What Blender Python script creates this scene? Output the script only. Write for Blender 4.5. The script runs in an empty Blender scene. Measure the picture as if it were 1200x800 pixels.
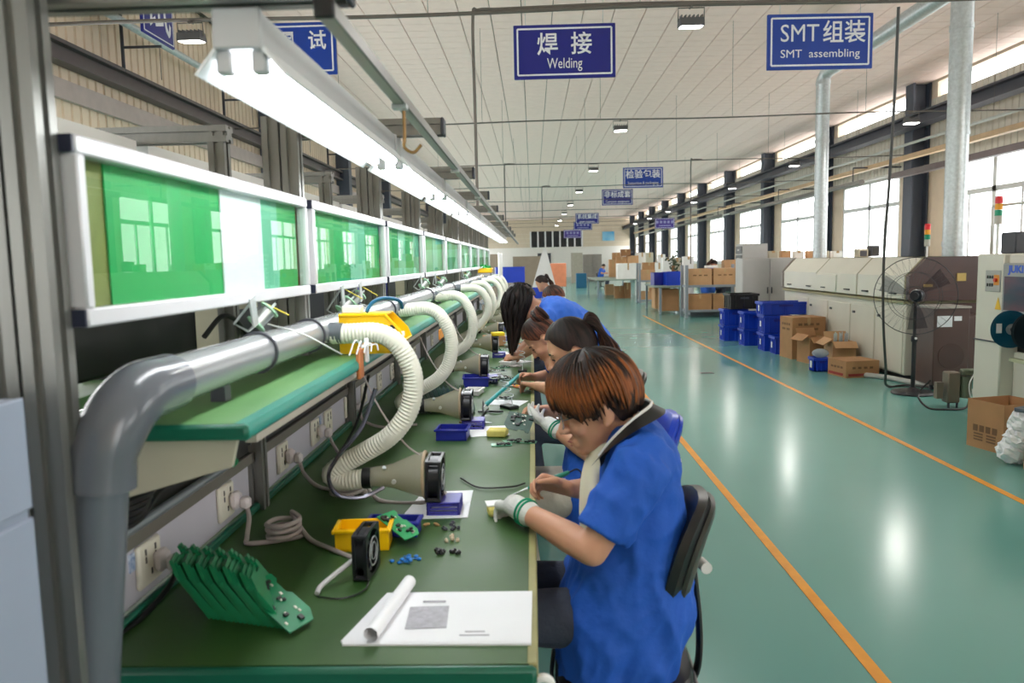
import bpy, math, random
import numpy as np
from mathutils import Vector as V, Matrix as M

SC = bpy.context.scene
COL = SC.collection
R = math.radians
rng = random.Random(7)

# ------------------------------------------------------------------ camera
H = 1.5                      # camera height
FPX = 900.0                  # focal length in pixels of the 1200x800 frame
_d = V(((624 - 600) / FPX, (400 - 306) / FPX, -1.0)).normalized()   # world +Y in camera space
_u = V((-math.sin(.018), math.cos(.018), 0)); _u = (_u - _d * _u.dot(_d)).normalized()
_r = _d.cross(_u)
CAMROT = M((tuple(_r), tuple(_d), tuple(_u)))      # camera space -> world
cam = bpy.data.objects.new('camera', bpy.data.cameras.new('camera'))
COL.objects.link(cam)
cam.matrix_world = M.Translation((0, 0, H)) @ CAMROT.to_4x4()
cam.data.sensor_width = 36.0
cam.data.lens = FPX / 1200 * 36
cam.data.clip_end = 300
cam.data.clip_start = .02
cam.data.dof.use_dof = True
cam.data.dof.focus_distance = 4.6
cam.data.dof.aperture_fstop = 4.2
SC.camera = cam

def at(px, py, x=None, y=None, z=None):
    """the world point seen at a pixel of the photograph, on the plane x, y or z = const"""
    r = CAMROT @ V(((px - 600) / FPX, (400 - py) / FPX, -1.0))
    t = x / r.x if x is not None else y / r.y if y is not None else (z - H) / r.z
    return V((r.x * t, r.y * t, r.z * t + H))

# ------------------------------------------------------------------ world, exposure
W = bpy.data.worlds.new('overcast'); SC.world = W; W.use_nodes = True
W.node_tree.nodes['Background'].inputs[0].default_value = (1.0, .985, .975, 1)
W.node_tree.nodes['Background'].inputs[1].default_value = 6.5
SC.view_settings.view_transform = 'Standard'
SC.view_settings.look = 'None'
SC.view_settings.gamma = 1
SC.view_settings.use_curve_mapping = False
SC.view_settings.exposure = -0.02
HIGHBAY_W, TUBE_W, TUBE_E = 38.0, 4.0, 8.0

def area(name, loc, sx, sy, rot, power, color=(1, 1, 1), portal=False):
    l = bpy.data.lights.new(name, 'AREA'); l.shape = 'RECTANGLE'; l.size = sx; l.size_y = sy
    l.energy = power; l.color = color
    if portal: l.cycles.is_portal = True
    o = bpy.data.objects.new(name, l); o.location = loc; o.rotation_euler = rot; COL.objects.link(o)
    return o
COLY0, BAY = 17.86, 5.46       # right-hand columns
RX, LX, YF, CZ = 8.8, -4.9, 70.0, 5.2
NB0, NB1 = -4, 10
for k in range(NB0, NB1):      # daylight enters through the window and clerestory openings
    y0 = COLY0 + BAY * k
    area('window_portal', (RX + .12, y0 + 2.7, 2.33), 3.4, 2.15, (0, R(90), 0), 1, portal=True).rotation_euler = (R(90), 0, R(90))

    area('clerestory_portal', (RX + .12, y0 + 2.68, 5.0), 4.3, .32, (R(90), 0, R(90)), 1, portal=True)

for k in range(6):
    area('window_portal_west', (LX - .2, 4.6 + BAY * k + 2.6, 1.82), 4.3, 1.74, (R(90), 0, R(-90)), 1, portal=True)  # portals for the added west windows, extra daylight for ceiling and left side

# ------------------------------------------------------------------ colour and materials
def lin(c):
    if isinstance(c, str):
        c = [int(c[i:i + 2], 16) for i in (1, 3, 5)]
    return tuple((v / 255 / 12.92) if v / 255 < .04045 else ((v / 255 + .055) / 1.055) ** 2.4 for v in c)

MATS = {}
def mat(name, col=(200, 200, 200), rough=.5, metal=0.0, var=.07, scale=6.0, bump=0.0, bscale=60.0, spec=.5, stretch=None, col2=None, rvar=0.0):
    if name in MATS: return MATS[name]
    m = bpy.data.materials.new(name); m.use_nodes = True
    nt = m.node_tree; b = nt.nodes['Principled BSDF']; L = nt.links.new
    c = lin(col)
    tc = nt.nodes.new('ShaderNodeTexCoord'); mp = nt.nodes.new('ShaderNodeMapping')
    L(tc.outputs['Object'], mp.inputs[0])
    if stretch: mp.inputs['Scale'].default_value = stretch
    n = nt.nodes.new('ShaderNodeTexNoise'); n.inputs['Scale'].default_value = scale; n.inputs['Detail'].default_value = 4
    L(mp.outputs[0], n.inputs['Vector'])
    r = nt.nodes.new('ShaderNodeValToRGB')
    r.color_ramp.elements[0].position = .3; r.color_ramp.elements[1].position = .7
    lo = lin(col2) if col2 else tuple(v * (1 - var) for v in c)
    hi = c if col2 else tuple(min(1, v * (1 + var)) for v in c)
    r.color_ramp.elements[0].color = (*lo, 1); r.color_ramp.elements[1].color = (*hi, 1)
    L(n.outputs['Fac'], r.inputs[0]); L(r.outputs[0], b.inputs['Base Color'])
    b.inputs['Roughness'].default_value = rough; b.inputs['Metallic'].default_value = metal
    b.inputs['Specular IOR Level'].default_value = spec
    if rvar:
        mr = nt.nodes.new('ShaderNodeMapRange'); mr.inputs[1].default_value = .3; mr.inputs[2].default_value = .7
        mr.inputs[3].default_value = rough; mr.inputs[4].default_value = rough + rvar
        L(n.outputs['Fac'], mr.inputs[0]); L(mr.outputs[0], b.inputs['Roughness'])
    if bump:
        n2 = nt.nodes.new('ShaderNodeTexNoise'); n2.inputs['Scale'].default_value = bscale; n2.inputs['Detail'].default_value = 3
        L(mp.outputs[0], n2.inputs['Vector'])
        bp = nt.nodes.new('ShaderNodeBump'); bp.inputs['Strength'].default_value = bump; bp.inputs['Distance'].default_value = .01
        L(n2.outputs['Fac'], bp.inputs['Height']); L(bp.outputs[0], b.inputs['Normal'])
    MATS[name] = m
    return m

def emit(name, col, strength):
    m = bpy.data.materials.new(name); m.use_nodes = True
    b = m.node_tree.nodes['Principled BSDF']
    b.inputs['Base Color'].default_value = (.9, .9, .9, 1)
    b.inputs['Emission Color'].default_value = (*lin(col), 1); b.inputs['Emission Strength'].default_value = strength
    MATS[name] = m
    return m

def clear(name, tint=(255, 255, 255), refl=1.0, rough=0.0, body=0.0, bodycol=(220, 220, 200)):
    """thin clear sheet: transparent with a fresnel reflection, optionally milky"""
    m = bpy.data.materials.new(name); m.use_nodes = True
    nt = m.node_tree; L = nt.links.new; nt.nodes.remove(nt.nodes['Principled BSDF'])
    out = nt.nodes['Material Output']
    t = nt.nodes.new('ShaderNodeBsdfTransparent'); t.inputs[0].default_value = (*lin(tint), 1)
    g = nt.nodes.new('ShaderNodeBsdfGlossy'); g.inputs['Roughness'].default_value = rough
    f = nt.nodes.new('ShaderNodeFresnel'); f.inputs[0].default_value = 1.5
    mu = nt.nodes.new('ShaderNodeMath'); mu.operation = 'MULTIPLY'; mu.inputs[1].default_value = refl
    L(f.outputs[0], mu.inputs[0])
    ge = nt.nodes.new('ShaderNodeNewGeometry'); fr = nt.nodes.new('ShaderNodeMath'); fr.operation = 'SUBTRACT'; fr.inputs[0].default_value = 1
    L(ge.outputs['Backfacing'], fr.inputs[1])            # the rear face of a thin sheet only transmits
    mk = nt.nodes.new('ShaderNodeMath'); mk.operation = 'MULTIPLY'; mk.use_clamp = True; L(mu.outputs[0], mk.inputs[0]); L(fr.outputs[0], mk.inputs[1])
    src = t
    if body:
        d = nt.nodes.new('ShaderNodeBsdfDiffuse'); d.inputs[0].default_value = (*lin(bodycol), 1)
        tl = nt.nodes.new('ShaderNodeBsdfTranslucent'); tl.inputs[0].default_value = (*lin(bodycol), 1)
        a = nt.nodes.new('ShaderNodeMixShader'); a.inputs[0].default_value = .4
        L(d.outputs[0], a.inputs[1]); L(tl.outputs[0], a.inputs[2])
        mx = nt.nodes.new('ShaderNodeMixShader'); mx.inputs[0].default_value = body
        L(t.outputs[0], mx.inputs[1]); L(a.outputs[0], mx.inputs[2]); src = mx
    mix = nt.nodes.new('ShaderNodeMixShader')
    L(mk.outputs[0], mix.inputs[0]); L(src.outputs[0], mix.inputs[1]); L(g.outputs[0], mix.inputs[2]); L(mix.outputs[0], out.inputs[0])
    MATS[name] = m
    return m

# ------------------------------------------------------------------ mesh builder
class MB:
    def __init__(s): s.v = []; s.f = []; s.mi = []; s.k = 0; s.m = None
    def add(s, vs, fs):
        o = len(s.v)
        if s.m is not None: vs = [s.m @ V(p) for p in vs]
        s.v += [tuple(p) for p in vs]
        s.f += [tuple(i + o for i in f) for f in fs]; s.mi += [s.k] * len(fs)
        return s
    def box(s, c, d, rz=0, rot=None, bev=0.0):
        hx, hy, hz = d[0] / 2, d[1] / 2, d[2] / 2
        b = min(bev, hx * .9, hy * .9, hz * .9)
        vs, fs = [], []
        if b <= 0:
            vs = [V((x * hx, y * hy, z * hz)) for x in (-1, 1) for y in (-1, 1) for z in (-1, 1)]
            fs = [(0, 1, 3, 2), (4, 6, 7, 5), (0, 4, 5, 1), (2, 3, 7, 6), (0, 2, 6, 4), (1, 5, 7, 3)]
        else:
            idx = {}
            for x in (-1, 1):
                for y in (-1, 1):
                    for z in (-1, 1):
                        for a, p in enumerate(((x * hx, y * (hy - b), z * (hz - b)), (x * (hx - b), y * hy, z * (hz - b)), (x * (hx - b), y * (hy - b), z * hz))):
                            idx[(x, y, z, a)] = len(vs); vs.append(V(p))
            I = lambda x, y, z, a: idx[(x, y, z, a)]
            for q in (-1, 1):
                for a, fn in ((0, lambda u, w: (q, u, w)), (1, lambda u, w: (w, q, u)), (2, lambda u, w: (u, w, q))):
                    f = [I(*fn(*p), a) for p in ((-1, -1), (1, -1), (1, 1), (-1, 1))]
                    fs.append(tuple(f if q > 0 else f[::-1]))
            for p in (-1, 1):
                for q in (-1, 1):
                    fs.append((I(p, q, -1, 0), I(p, q, 1, 0), I(p, q, 1, 1), I(p, q, -1, 1)))
                    fs.append((I(p, -1, q, 0), I(p, 1, q, 0), I(p, 1, q, 2), I(p, -1, q, 2)))
                    fs.append((I(-1, p, q, 1), I(1, p, q, 1), I(1, p, q, 2), I(-1, p, q, 2)))
                    for w in (-1, 1): fs.append((I(p, q, w, 0), I(p, q, w, 1), I(p, q, w, 2)))
        mm = M.Translation(c) @ (rot.to_4x4() if rot is not None else M.Rotation(rz, 4, 'Z'))
        return s.add([mm @ v for v in vs], fs)
    def tube(s, pts, r, n=10, closed=False, caps=True, ry=None):
        pts = [V(p) for p in pts]; N = len(pts)
        rs = [r] * N if not hasattr(r, '__len__') else list(r)
        T = []
        for i in range(N):
            a = pts[i - 1] if (i > 0 or closed) else pts[i]; b = pts[(i + 1) % N] if (i < N - 1 or closed) else pts[i]
            t = (b - a); T.append(t.normalized() if t.length > 1e-9 else V((0, 0, 1)))
        up = V((0, 0, 1)) if abs(T[0].z) < .9 else V((1, 0, 0))
        nrm = (up - T[0] * up.dot(T[0])).normalized()
        vs = []
        for i in range(N):
            nrm = (nrm - T[i] * nrm.dot(T[i]))
            nrm = nrm.normalized() if nrm.length > 1e-6 else T[i].orthogonal().normalized()
            bn = T[i].cross(nrm)
            q = ry if ry is not None else 1.0
            for k in range(n):
                a = 2 * math.pi * k / n
                vs.append(pts[i] + (nrm * math.cos(a) * q + bn * math.sin(a)) * rs[i])
        fs = []
        for i in range(N if closed else N - 1):
            j = (i + 1) % N
            for k in range(n):
                k2 = (k + 1) % n
                fs.append((i * n + k, i * n + k2, j * n + k2, j * n + k))
        if caps and not closed:
            fs.append(tuple(range(n))[::-1]); fs.append(tuple(range((N - 1) * n, N * n)))
        return s.add(vs, fs)
    def cyl(s, p0, p1, r, r1=None, n=14, caps=True):
        return s.tube([p0, p1], [r, r if r1 is None else r1], n, caps=caps)
    def limb(s, pts, rs, n=10):
        """round-ended tapered chain"""
        pts = [V(p) for p in pts]; P, Q = [], []
        t0 = (pts[0] - pts[1]).normalized(); t1 = (pts[-1] - pts[-2]).normalized()
        for a in (1.0, .8, .45): P.append(pts[0] + t0 * rs[0] * a); Q.append(max(rs[0] * math.sqrt(max(0, 1 - a * a)), rs[0] * .08))
        P += pts; Q += list(rs)
        for a in (.45, .8, 1.0): P.append(pts[-1] + t1 * rs[-1] * a); Q.append(max(rs[-1] * math.sqrt(max(0, 1 - a * a)), rs[-1] * .08))
        return s.tube(P, Q, n)
    def ell(s, c, r, rot=None, n=14, m=9):
        vs = [V((0, 0, r[2]))]
        for i in range(1, m):
            th = math.pi * i / m
            for k in range(n):
                a = 2 * math.pi * k / n
                vs.append(V((r[0] * math.sin(th) * math.cos(a), r[1] * math.sin(th) * math.sin(a), r[2] * math.cos(th))))
        vs.append(V((0, 0, -r[2]))); e = len(vs) - 1
        fs = [(0, 1 + k, 1 + (k + 1) % n) for k in range(n)]
        for i in range(m - 2):
            for k in range(n):
                a, b = 1 + i * n + k, 1 + i * n + (k + 1) % n
                fs.append((a, a + n, b + n, b))
        fs += [(e, 1 + (m - 2) * n + (k + 1) % n, 1 + (m - 2) * n + k) for k in range(n)]
        mm = M.Translation(c) @ (rot.to_4x4() if rot is not None else M.Identity(4))
        return s.add([mm @ v for v in vs], fs)
    def lathe(s, prof, c=(0, 0, 0), axis=(0, 0, 1), n=20):
        """profile of (radius, height) pairs about an axis"""
        q = V((0, 0, 1)).rotation_difference(V(axis).normalized()).to_matrix()
        vs, fs = [], []
        for r, h in prof:
            for k in range(n):
                a = 2 * math.pi * k / n
                vs.append(q @ V((r * math.cos(a), r * math.sin(a), h)) + V(c))
        for i in range(len(prof) - 1):
            for k in range(n):
                k2 = (k + 1) % n
                fs.append((i * n + k, i * n + k2, (i + 1) * n + k2, (i + 1) * n + k))
        return s.add(vs, fs)
    def prism(s, poly, t0, t1, ax='z'):
        """extrude a 2-D outline along x, y or z (coordinates in the cyclic order of the other axes)"""
        f = {'z': lambda u, w, t: (u, w, t), 'y': lambda u, w, t: (u, t, w), 'x': lambda u, w, t: (t, u, w)}[ax]
        n = len(poly)
        vs = [f(u, w, t0) for u, w in poly] + [f(u, w, t1) for u, w in poly]
        fs = [tuple(range(n))[::-1], tuple(range(n, 2 * n))] + [(i, (i + 1) % n, n + (i + 1) % n, n + i) for i in range(n)]
        return s.add(vs, fs)
    def loft(s, rings, caps=True):
        n = len(rings[0]); vs = [p for r in rings for p in r]; fs = []
        for i in range(len(rings) - 1):
            for k in range(n):
                k2 = (k + 1) % n
                fs.append((i * n + k, i * n + k2, (i + 1) * n + k2, (i + 1) * n + k))
        if caps: fs.append(tuple(range(n))[::-1]); fs.append(tuple(range((len(rings) - 1) * n, len(rings) * n)))
        return s.add(vs, fs)
    def quad(s, a, b, c, d): return s.add([a, b, c, d], [(0, 1, 2, 3)])
    def mesh(s, name, mats, off=V((0, 0, 0)), smooth=True):
        me = bpy.data.meshes.new(name)
        me.from_pydata([(x - off[0], y - off[1], z - off[2]) for x, y, z in s.v], [], s.f)
        for m in (mats if isinstance(mats, (list, tuple)) else [mats]): me.materials.append(m)
        if any(s.mi): me.polygons.foreach_set('material_index', s.mi)
        import bmesh
        bm = bmesh.new(); bm.from_mesh(me); bmesh.ops.recalc_face_normals(bm, faces=bm.faces); bm.to_mesh(me); bm.free()
        if smooth:
            me.polygons.foreach_set('use_smooth', [True] * len(me.polygons)); me.set_sharp_from_angle(angle=R(38))
        me.update()
        return me
    def obj(s, name, mats, parent=None, smooth=True):
        off = root_loc(parent)
        o = bpy.data.objects.new(name, s.mesh(name, mats, off, smooth)); COL.objects.link(o)
        if parent is not None: o.parent = parent
        return o

def root_loc(p):
    l = V((0, 0, 0))
    while p is not None: l = l + p.location; p = p.parent
    return l
def tag(o, label, cat, group=None, kind=None):
    if label: o['label'] = label
    if cat: o['category'] = cat
    if group: o['group'] = group
    if kind: o['kind'] = kind
    return o
def T(name, label, cat, loc=(0, 0, 0), group=None):
    o = bpy.data.objects.new(name, None); o.empty_display_size = .05; COL.objects.link(o); o.location = loc
    return tag(o, label, cat, group)
def S(name, mb, m, parent=None):
    o = mb.obj(name, m, parent)
    if parent is None: o['kind'] = 'structure'
    return o
def SE(name, loc=(0, 0, 0)):
    o = bpy.data.objects.new(name, None); COL.objects.link(o); o.location = loc; o['kind'] = 'structure'; return o
def put(o, loc, rz=0, rx=0, ry=0): o.location = loc; o.rotation_euler = (rx, ry, rz); return o
def kids(o): return KIDS.get(o.name, []) if False else list(o.children)
def copy_tree(o, parent=None):
    c = o.copy(); COL.objects.link(c)
    if parent is not None: c.parent = parent
    for ch in list(o.children): copy_tree(ch, c)
    return c
def dup(o, loc, rz=0, label=None, group=None):
    c = copy_tree(o); c.location = loc; c.rotation_euler = (0, 0, rz)
    if label: c['label'] = label
    if group: c['group'] = group
    return c
def inst(name, me, loc, parent, rot=(0, 0, 0), kind=None):
    """a piece sharing mesh data"""
    o = bpy.data.objects.new(name, me); COL.objects.link(o); o.parent = parent
    o.location = V(loc) - root_loc(parent); o.rotation_euler = rot
    if kind: o['kind'] = kind
    return o
ORD = ['nearest', 'second', 'third', 'fourth', 'fifth', 'sixth', 'seventh', 'eighth', 'ninth', 'tenth', 'eleventh', 'twelfth', 'thirteenth', 'farthest']

def bez(pts, k=8):
    """smooth curve through points (Catmull-Rom)"""
    P = [V(p) for p in pts]; out = []
    for i in range(len(P) - 1):
        a = P[i - 1] if i else P[0] * 2 - P[1]; b, c = P[i], P[i + 1]; d = P[i + 2] if i + 2 < len(P) else P[-1] * 2 - P[-2]
        for j in range(k):
            t = j / k
            out.append(((2 * b) + (c - a) * t + (2 * a - 5 * b + 4 * c - d) * t * t + (3 * b - a - 3 * c + d) * t ** 3) * .5)
    out.append(P[-1]); return out

def text(name, body, loc, rot, size, m, parent, bold=0.0, align='CENTER', sx=1.0):
    cu = bpy.data.curves.new(name, 'FONT'); cu.body = body; cu.size = size; cu.align_x = align; cu.align_y = 'CENTER'
    cu.offset = bold; cu.extrude = .0008; cu.resolution_u = 3; cu.materials.append(m)
    o = bpy.data.objects.new(name, cu); COL.objects.link(o)
    dg = bpy.context.evaluated_depsgraph_get(); me = bpy.data.meshes.new_from_object(o.evaluated_get(dg)); me.name = name
    bpy.data.objects.remove(o); o = bpy.data.objects.new(name, me); COL.objects.link(o)
    if parent is not None: o.parent = parent; loc = V(loc) - root_loc(parent)
    o['kind'] = 'stuff'
    o.location = loc; o.rotation_euler = rot; o.scale = (sx, 1, 1)
    return o
# ------------------------------------------------------------------ shared materials
ALU = mat('anodised_aluminium', (134, 134, 130), .38, .7, .05, 3, stretch=(30, 1, 1))
ALUD = mat('aluminium_groove', (60, 60, 58), .5, .4)
STEEL = mat('galvanised_steel', (196, 202, 204), .4, .55, .12, 30)
DARK = mat('dark_grey_paint', (62, 64, 72), .5, 0, .08)
NAVY = mat('navy_grey_column_paint', (72, 78, 92), .5, 0, .06)
BLACK = mat('black_plastic', (22, 22, 24), .4, 0, .1)
WHITE = mat('white_plastic', (232, 232, 230), .4, 0, .03)
BEIGE = mat('beige_wall_panel', (222, 204, 182), .55, 0, .03)
PAPER = mat('white_paper', (236, 238, 242), .8, 0, .02)
ROD = mat('grey_brown_conduit', (104, 98, 92), .5, .2)
CARD = mat('cardboard', (176, 132, 92), .8, 0, .08, 5, .1, 90)
CARD2 = mat('cardboard_pale', (194, 152, 112), .8, 0, .08, 5)
CARDIN = mat('cardboard_inside', (140, 100, 66), .85, 0, .08, 5)
BLUEP = mat('blue_plastic', (18, 62, 190), .35, 0, .06)
BLUED = mat('dark_blue_plastic', (34, 44, 150), .38, 0, .06)
GREENP = mat('pcb_green', (16, 118, 72), .4, 0, .15, 25)
GLASS = clear('window_glass', (250, 252, 252))

# ------------------------------------------------------------------ floor
def floor_material():
    m = mat('teal_epoxy', (108, 163, 154), .17, 0, .06, .35, .02, 7, col2=(101, 155, 147), rvar=.06)
    return m
mb = MB(); mb.quad((LX, -9, 0), (RX, -9, 0), (RX, YF, 0), (LX, YF, 0))
fl = S('floor', mb, floor_material())
LINE = mat('yellow_floor_paint', (240, 162, 28), .35, 0, .12, 9, col2=(222, 146, 34))
for i, (x, w, y0, y1) in enumerate(((1.21, .05, .8, 12.5), (2.92, .05, 2.2, 20.5))):
    mb = MB(); mb.box((x, (y0 + y1) / 2, .0012), (w, y1 - y0, .002)); S('trim_%d' % (i + 1), mb, LINE)
mb = MB(); mb.box((3.6 - 1.35, 10.0, .002), (.16, .11, .004)); mb.obj('drain_cover', DARK, fl)

# ------------------------------------------------------------------ ceiling: long ribbed strips
CEIL = mat('ceiling_panel_paint', (248, 224, 214), .6, 0, .03)
mb = MB(); mb.box(((LX + RX) / 2, (YF - 9) / 2, CZ + .08), (RX - LX + .6, YF + 9, .06)); ce = S('ceiling', mb, mat('ceiling_backing', (96, 92, 86), .8))
PW, PL = .466, 5.46
def ceil_strip(w, l, nr):
    b = MB(); z0, z1, g = 0, .012, .012
    ys = [0]
    for i in range(1, nr): ys += [l * i / nr - g, l * i / nr, l * i / nr + g]
    ys += [l]
    zz = [z0] + [z0, z1, z0] * (nr - 1) + [z0]
    vs = []
    for y, z in zip(ys, zz): vs += [(-w / 2, y, z), (w / 2, y, z)]
    n = len(ys)
    fs = [(2 * i, 2 * i + 1, 2 * i + 3, 2 * i + 2) for i in range(n - 1)]
    o = len(vs); vs += [(-w / 2, 0, .04), (w / 2, 0, .04), (w / 2, l, .04), (-w / 2, l, .04)]
    fs += [(o, o + 1, 1, 0), (o + 2, o + 3, 2 * n - 2, 2 * n - 1)]
    fs += [(o, o + 3, 2 * n - 2, 0), (o + 1, o + 2, 2 * n - 1, 1)]
    return b.add(vs, fs)
cme = ceil_strip(PW - .014, PL - .012, 16).mesh('ceiling_panel', CEIL, smooth=False)
xs0 = at(611, 17, z=CZ).x + PW / 2
xs = [xs0 + PW * i for i in range(-40, 60) if LX + .1 < xs0 + PW * i < RX - .1]
cy0 = 6.9
far = MB()
for j in range(-3, 12):
    y = cy0 + PL * j
    for x in xs:
        if 0 <= j < 8 and (j < 7 or -3 < x < 8): inst('ceiling_panel', cme, (x, y, CZ), ce)
        else: far.box((x, y + PL / 2, CZ + .02), (PW - .014, PL - .012, .04))
o = far.obj('ceiling_panel_field', CEIL, ce); o['kind'] = 'stuff'

# ------------------------------------------------------------------ left wall: ribbed sheet panels one metre wide
def ribbed(l, h, nr, d=.025):
    b = MB(); ys, xs_ = [], []
    for i in range(nr):
        s0 = l * i / nr; w = l / nr
        ys += [s0, s0 + w * .72, s0 + w * .78, s0 + w * .94]; xs_ += [0, 0, -d, -d]
    ys.append(l - .006); xs_.append(0)
    vs = []
    for y, x in zip(ys, xs_): vs += [(x, y, 0), (x, y, h)]
    return b.add(vs, [(2 * i, 2 * i + 2, 2 * i + 3, 2 * i + 1) for i in range(len(ys) - 1)])
mb = MB(); LZ0, LZ1 = .95, 2.7
mb.box((LX - .12, 30, LZ0 / 2), (.1, 80, LZ0)); mb.box((LX - .12, 30, (LZ1 + CZ + .1) / 2), (.1, 80, CZ + .1 - LZ1))
for k in range(-3, 13): mb.box((LX - .12, 4.6 + BAY * k, 1.82), (.1, 1.06, 1.76))
wl = S('wall_left', mb, mat('wall_backing', (150, 142, 130), .8))
rme = ribbed(1.0, CZ + .05 - 2.7, 6).mesh('wall_panel', BEIGE, smooth=False)
for j in range(0, 62): inst('wall_panel', rme, (LX, j + 4.0, 2.7), wl)
mb = MB()
mb.prism([(LX + .02, 3.62), (LX + .18, 3.62), (LX + .18, 3.65), (LX + .1, 3.65), (LX + .1, 3.8), (LX + .18, 3.8), (LX + .18, 3.84), (LX + .02, 3.84)], 3, 60, 'y')
S('trim_3', mb, mat('brown_beam', (88, 80, 80), .5))
mb = MB(); mb.box((LX + .04, 31, 3.38), (.06, 56, .2)); S('trim_4', mb, mat('mauve_grey_band', (176, 164, 160), .6))
for k in range(9):
    yk = 9.6 + BAY * k
    mb = MB(); mb.box((LX + .17, yk + 4.6, CZ / 2), (.32, .3, CZ)); o = S('column', mb, NAVY)

# ------------------------------------------------------------------ right wall with window and clerestory openings
mb = MB(); WZ0, WZ1, KZ0, KZ1 = 1.25, 3.4, 4.84, 5.16
WOFF, WLEN = 1.0, 3.4
for k in range(NB0, NB1):
    y0 = COLY0 + BAY * k
    def wbox(a, b, z0, z1): mb.box((RX + .1, (a + b) / 2, (z0 + z1) / 2), (.2, b - a, z1 - z0))
    wbox(y0, y0 + BAY, 0, WZ0); wbox(y0, y0 + WOFF, WZ0, WZ1); wbox(y0 + WOFF + WLEN, y0 + BAY, WZ0, WZ1)
    wbox(y0, y0 + BAY, WZ1, KZ0); wbox(y0, y0 + .5, KZ0, KZ1); wbox(y0 + BAY - .6, y0 + BAY, KZ0, KZ1); wbox(y0, y0 + BAY, KZ1, CZ + .1)
wr = S('wall_right', mb, BEIGE)
rib = MB()
for i in range(7): rib.box((0, i * .2 - .6, 0), (.02, .03, 1.0))
rpm = ribbed(1.36, KZ0 - WZ1 - .02, 7, .02).mesh('wall_panel', mat('right_wall_panel', (208, 204, 192), .55, 0, .03), smooth=False)
for k in range(NB0, NB1):
    for j in range(4): inst('wall_panel', rpm, (RX - .012, COLY0 + BAY * k + 1.365 * (j + 1), WZ1 + .01), wr, (0, 0, math.pi)).location.x -= .012
FRAME = mat('white_window_frame', (226, 228, 230), .5)
wi = 0
for k in range(NB0, NB1):
    y0 = COLY0 + BAY * k + WOFF; wi += 1
    root = SE('window_%d' % wi, (RX + .05, y0, WZ0)); x = RX + .05
    def bar(name, ya, yb, za, zb, t=.06):
        b = MB(); b.box((x, (ya + yb) / 2, (za + zb) / 2), (t, yb - ya, zb - za)); return b.obj(name, FRAME, root)
    w = .09
    for nm, a in (('frame_bar', (y0, y0 + w, WZ0, WZ1)), ('frame_bar', (y0 + WLEN - w, y0 + WLEN, WZ0, WZ1)), ('frame_bar', (y0 + w, y0 + WLEN - w, WZ0, WZ0 + w)),
                  ('frame_bar', (y0 + w, y0 + WLEN - w, WZ1 - w, WZ1)), ('transom', (y0 + w, y0 + WLEN - w, 2.65, 2.75)), ('mullion', (y0 + WLEN / 2 - .06, y0 + WLEN / 2 + .06, WZ0 + w, WZ1 - w))): bar(nm, *a)
    for q in (.25, .75): bar('mullion', y0 + WLEN * q - .03, y0 + WLEN * q + .03, WZ0 + w, 2.66, .04)
    for a, b, za, zb in [(0, .5, 2.73, WZ1), (.5, 1, 2.73, WZ1)] + [(q, q + .25, WZ0, 2.66) for q in (0, .25, .5, .75)]:
        p = MB(); p.box((x, y0 + WLEN * (a + b) / 2, (za + zb) / 2), (.006, WLEN * (b - a) - .02, zb - za - .02)); p.obj('pane', GLASS, root)
    b = MB(); b.box((RX - .03, y0 + WLEN / 2, WZ0 - .03), (.14, WLEN + .1, .05)); b.obj('window_sill', FRAME, root)
    # clerestory
    wi += 1; ya, yb = COLY0 + BAY * k + .5, COLY0 + BAY * (k + 1) - .6
    p = MB(); p.box((x, (ya + yb) / 2, (KZ0 + KZ1) / 2), (.02, yb - ya, KZ1 - KZ0)); S('window_%d' % wi, p, GLASS)
    # column
    p = MB(); yc = COLY0 + BAY * k - .18
    p.box((RX - .03, yc, CZ / 2), (.04, .36, CZ)); p.box((RX - .38, yc, CZ / 2), (.04, .36, CZ)); p.box((RX - .2, yc, CZ / 2), (.34, .03, CZ))
    S('column', p, NAVY)
BEAMR = mat('dark_beam_paint', (70, 70, 80), .5)
mb = MB()
mb.prism([(8.1, 4.18), (8.4, 4.18), (8.4, 4.21), (8.27, 4.21), (8.27, 4.4), (8.4, 4.4), (8.4, 4.44), (8.1, 4.44), (8.1, 4.4), (8.23, 4.4), (8.23, 4.21), (8.1, 4.21)], -4, YF, 'y'); S('trim_5', mb, BEAMR)

# west windows added to brighten the ceiling, mostly hidden behind the benches
for k in range(-3, 12):
    y0 = 4.6 + BAY * k + .53; L_ = BAY - 1.06; wi += 1
    root = SE('window_%d' % wi, (LX - .12, y0, .95))
    p = MB(); p.box((LX - .12, y0 + L_ / 2, 1.825), (.006, L_, 1.75)); p.obj('pane', GLASS, root)
    for q in (0, .25, .5, .75, 1): p = MB(); p.box((LX - .12, y0 + L_ * q, 1.825), (.05, .07, 1.75)); p.obj('mullion', FRAME, root)
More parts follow.
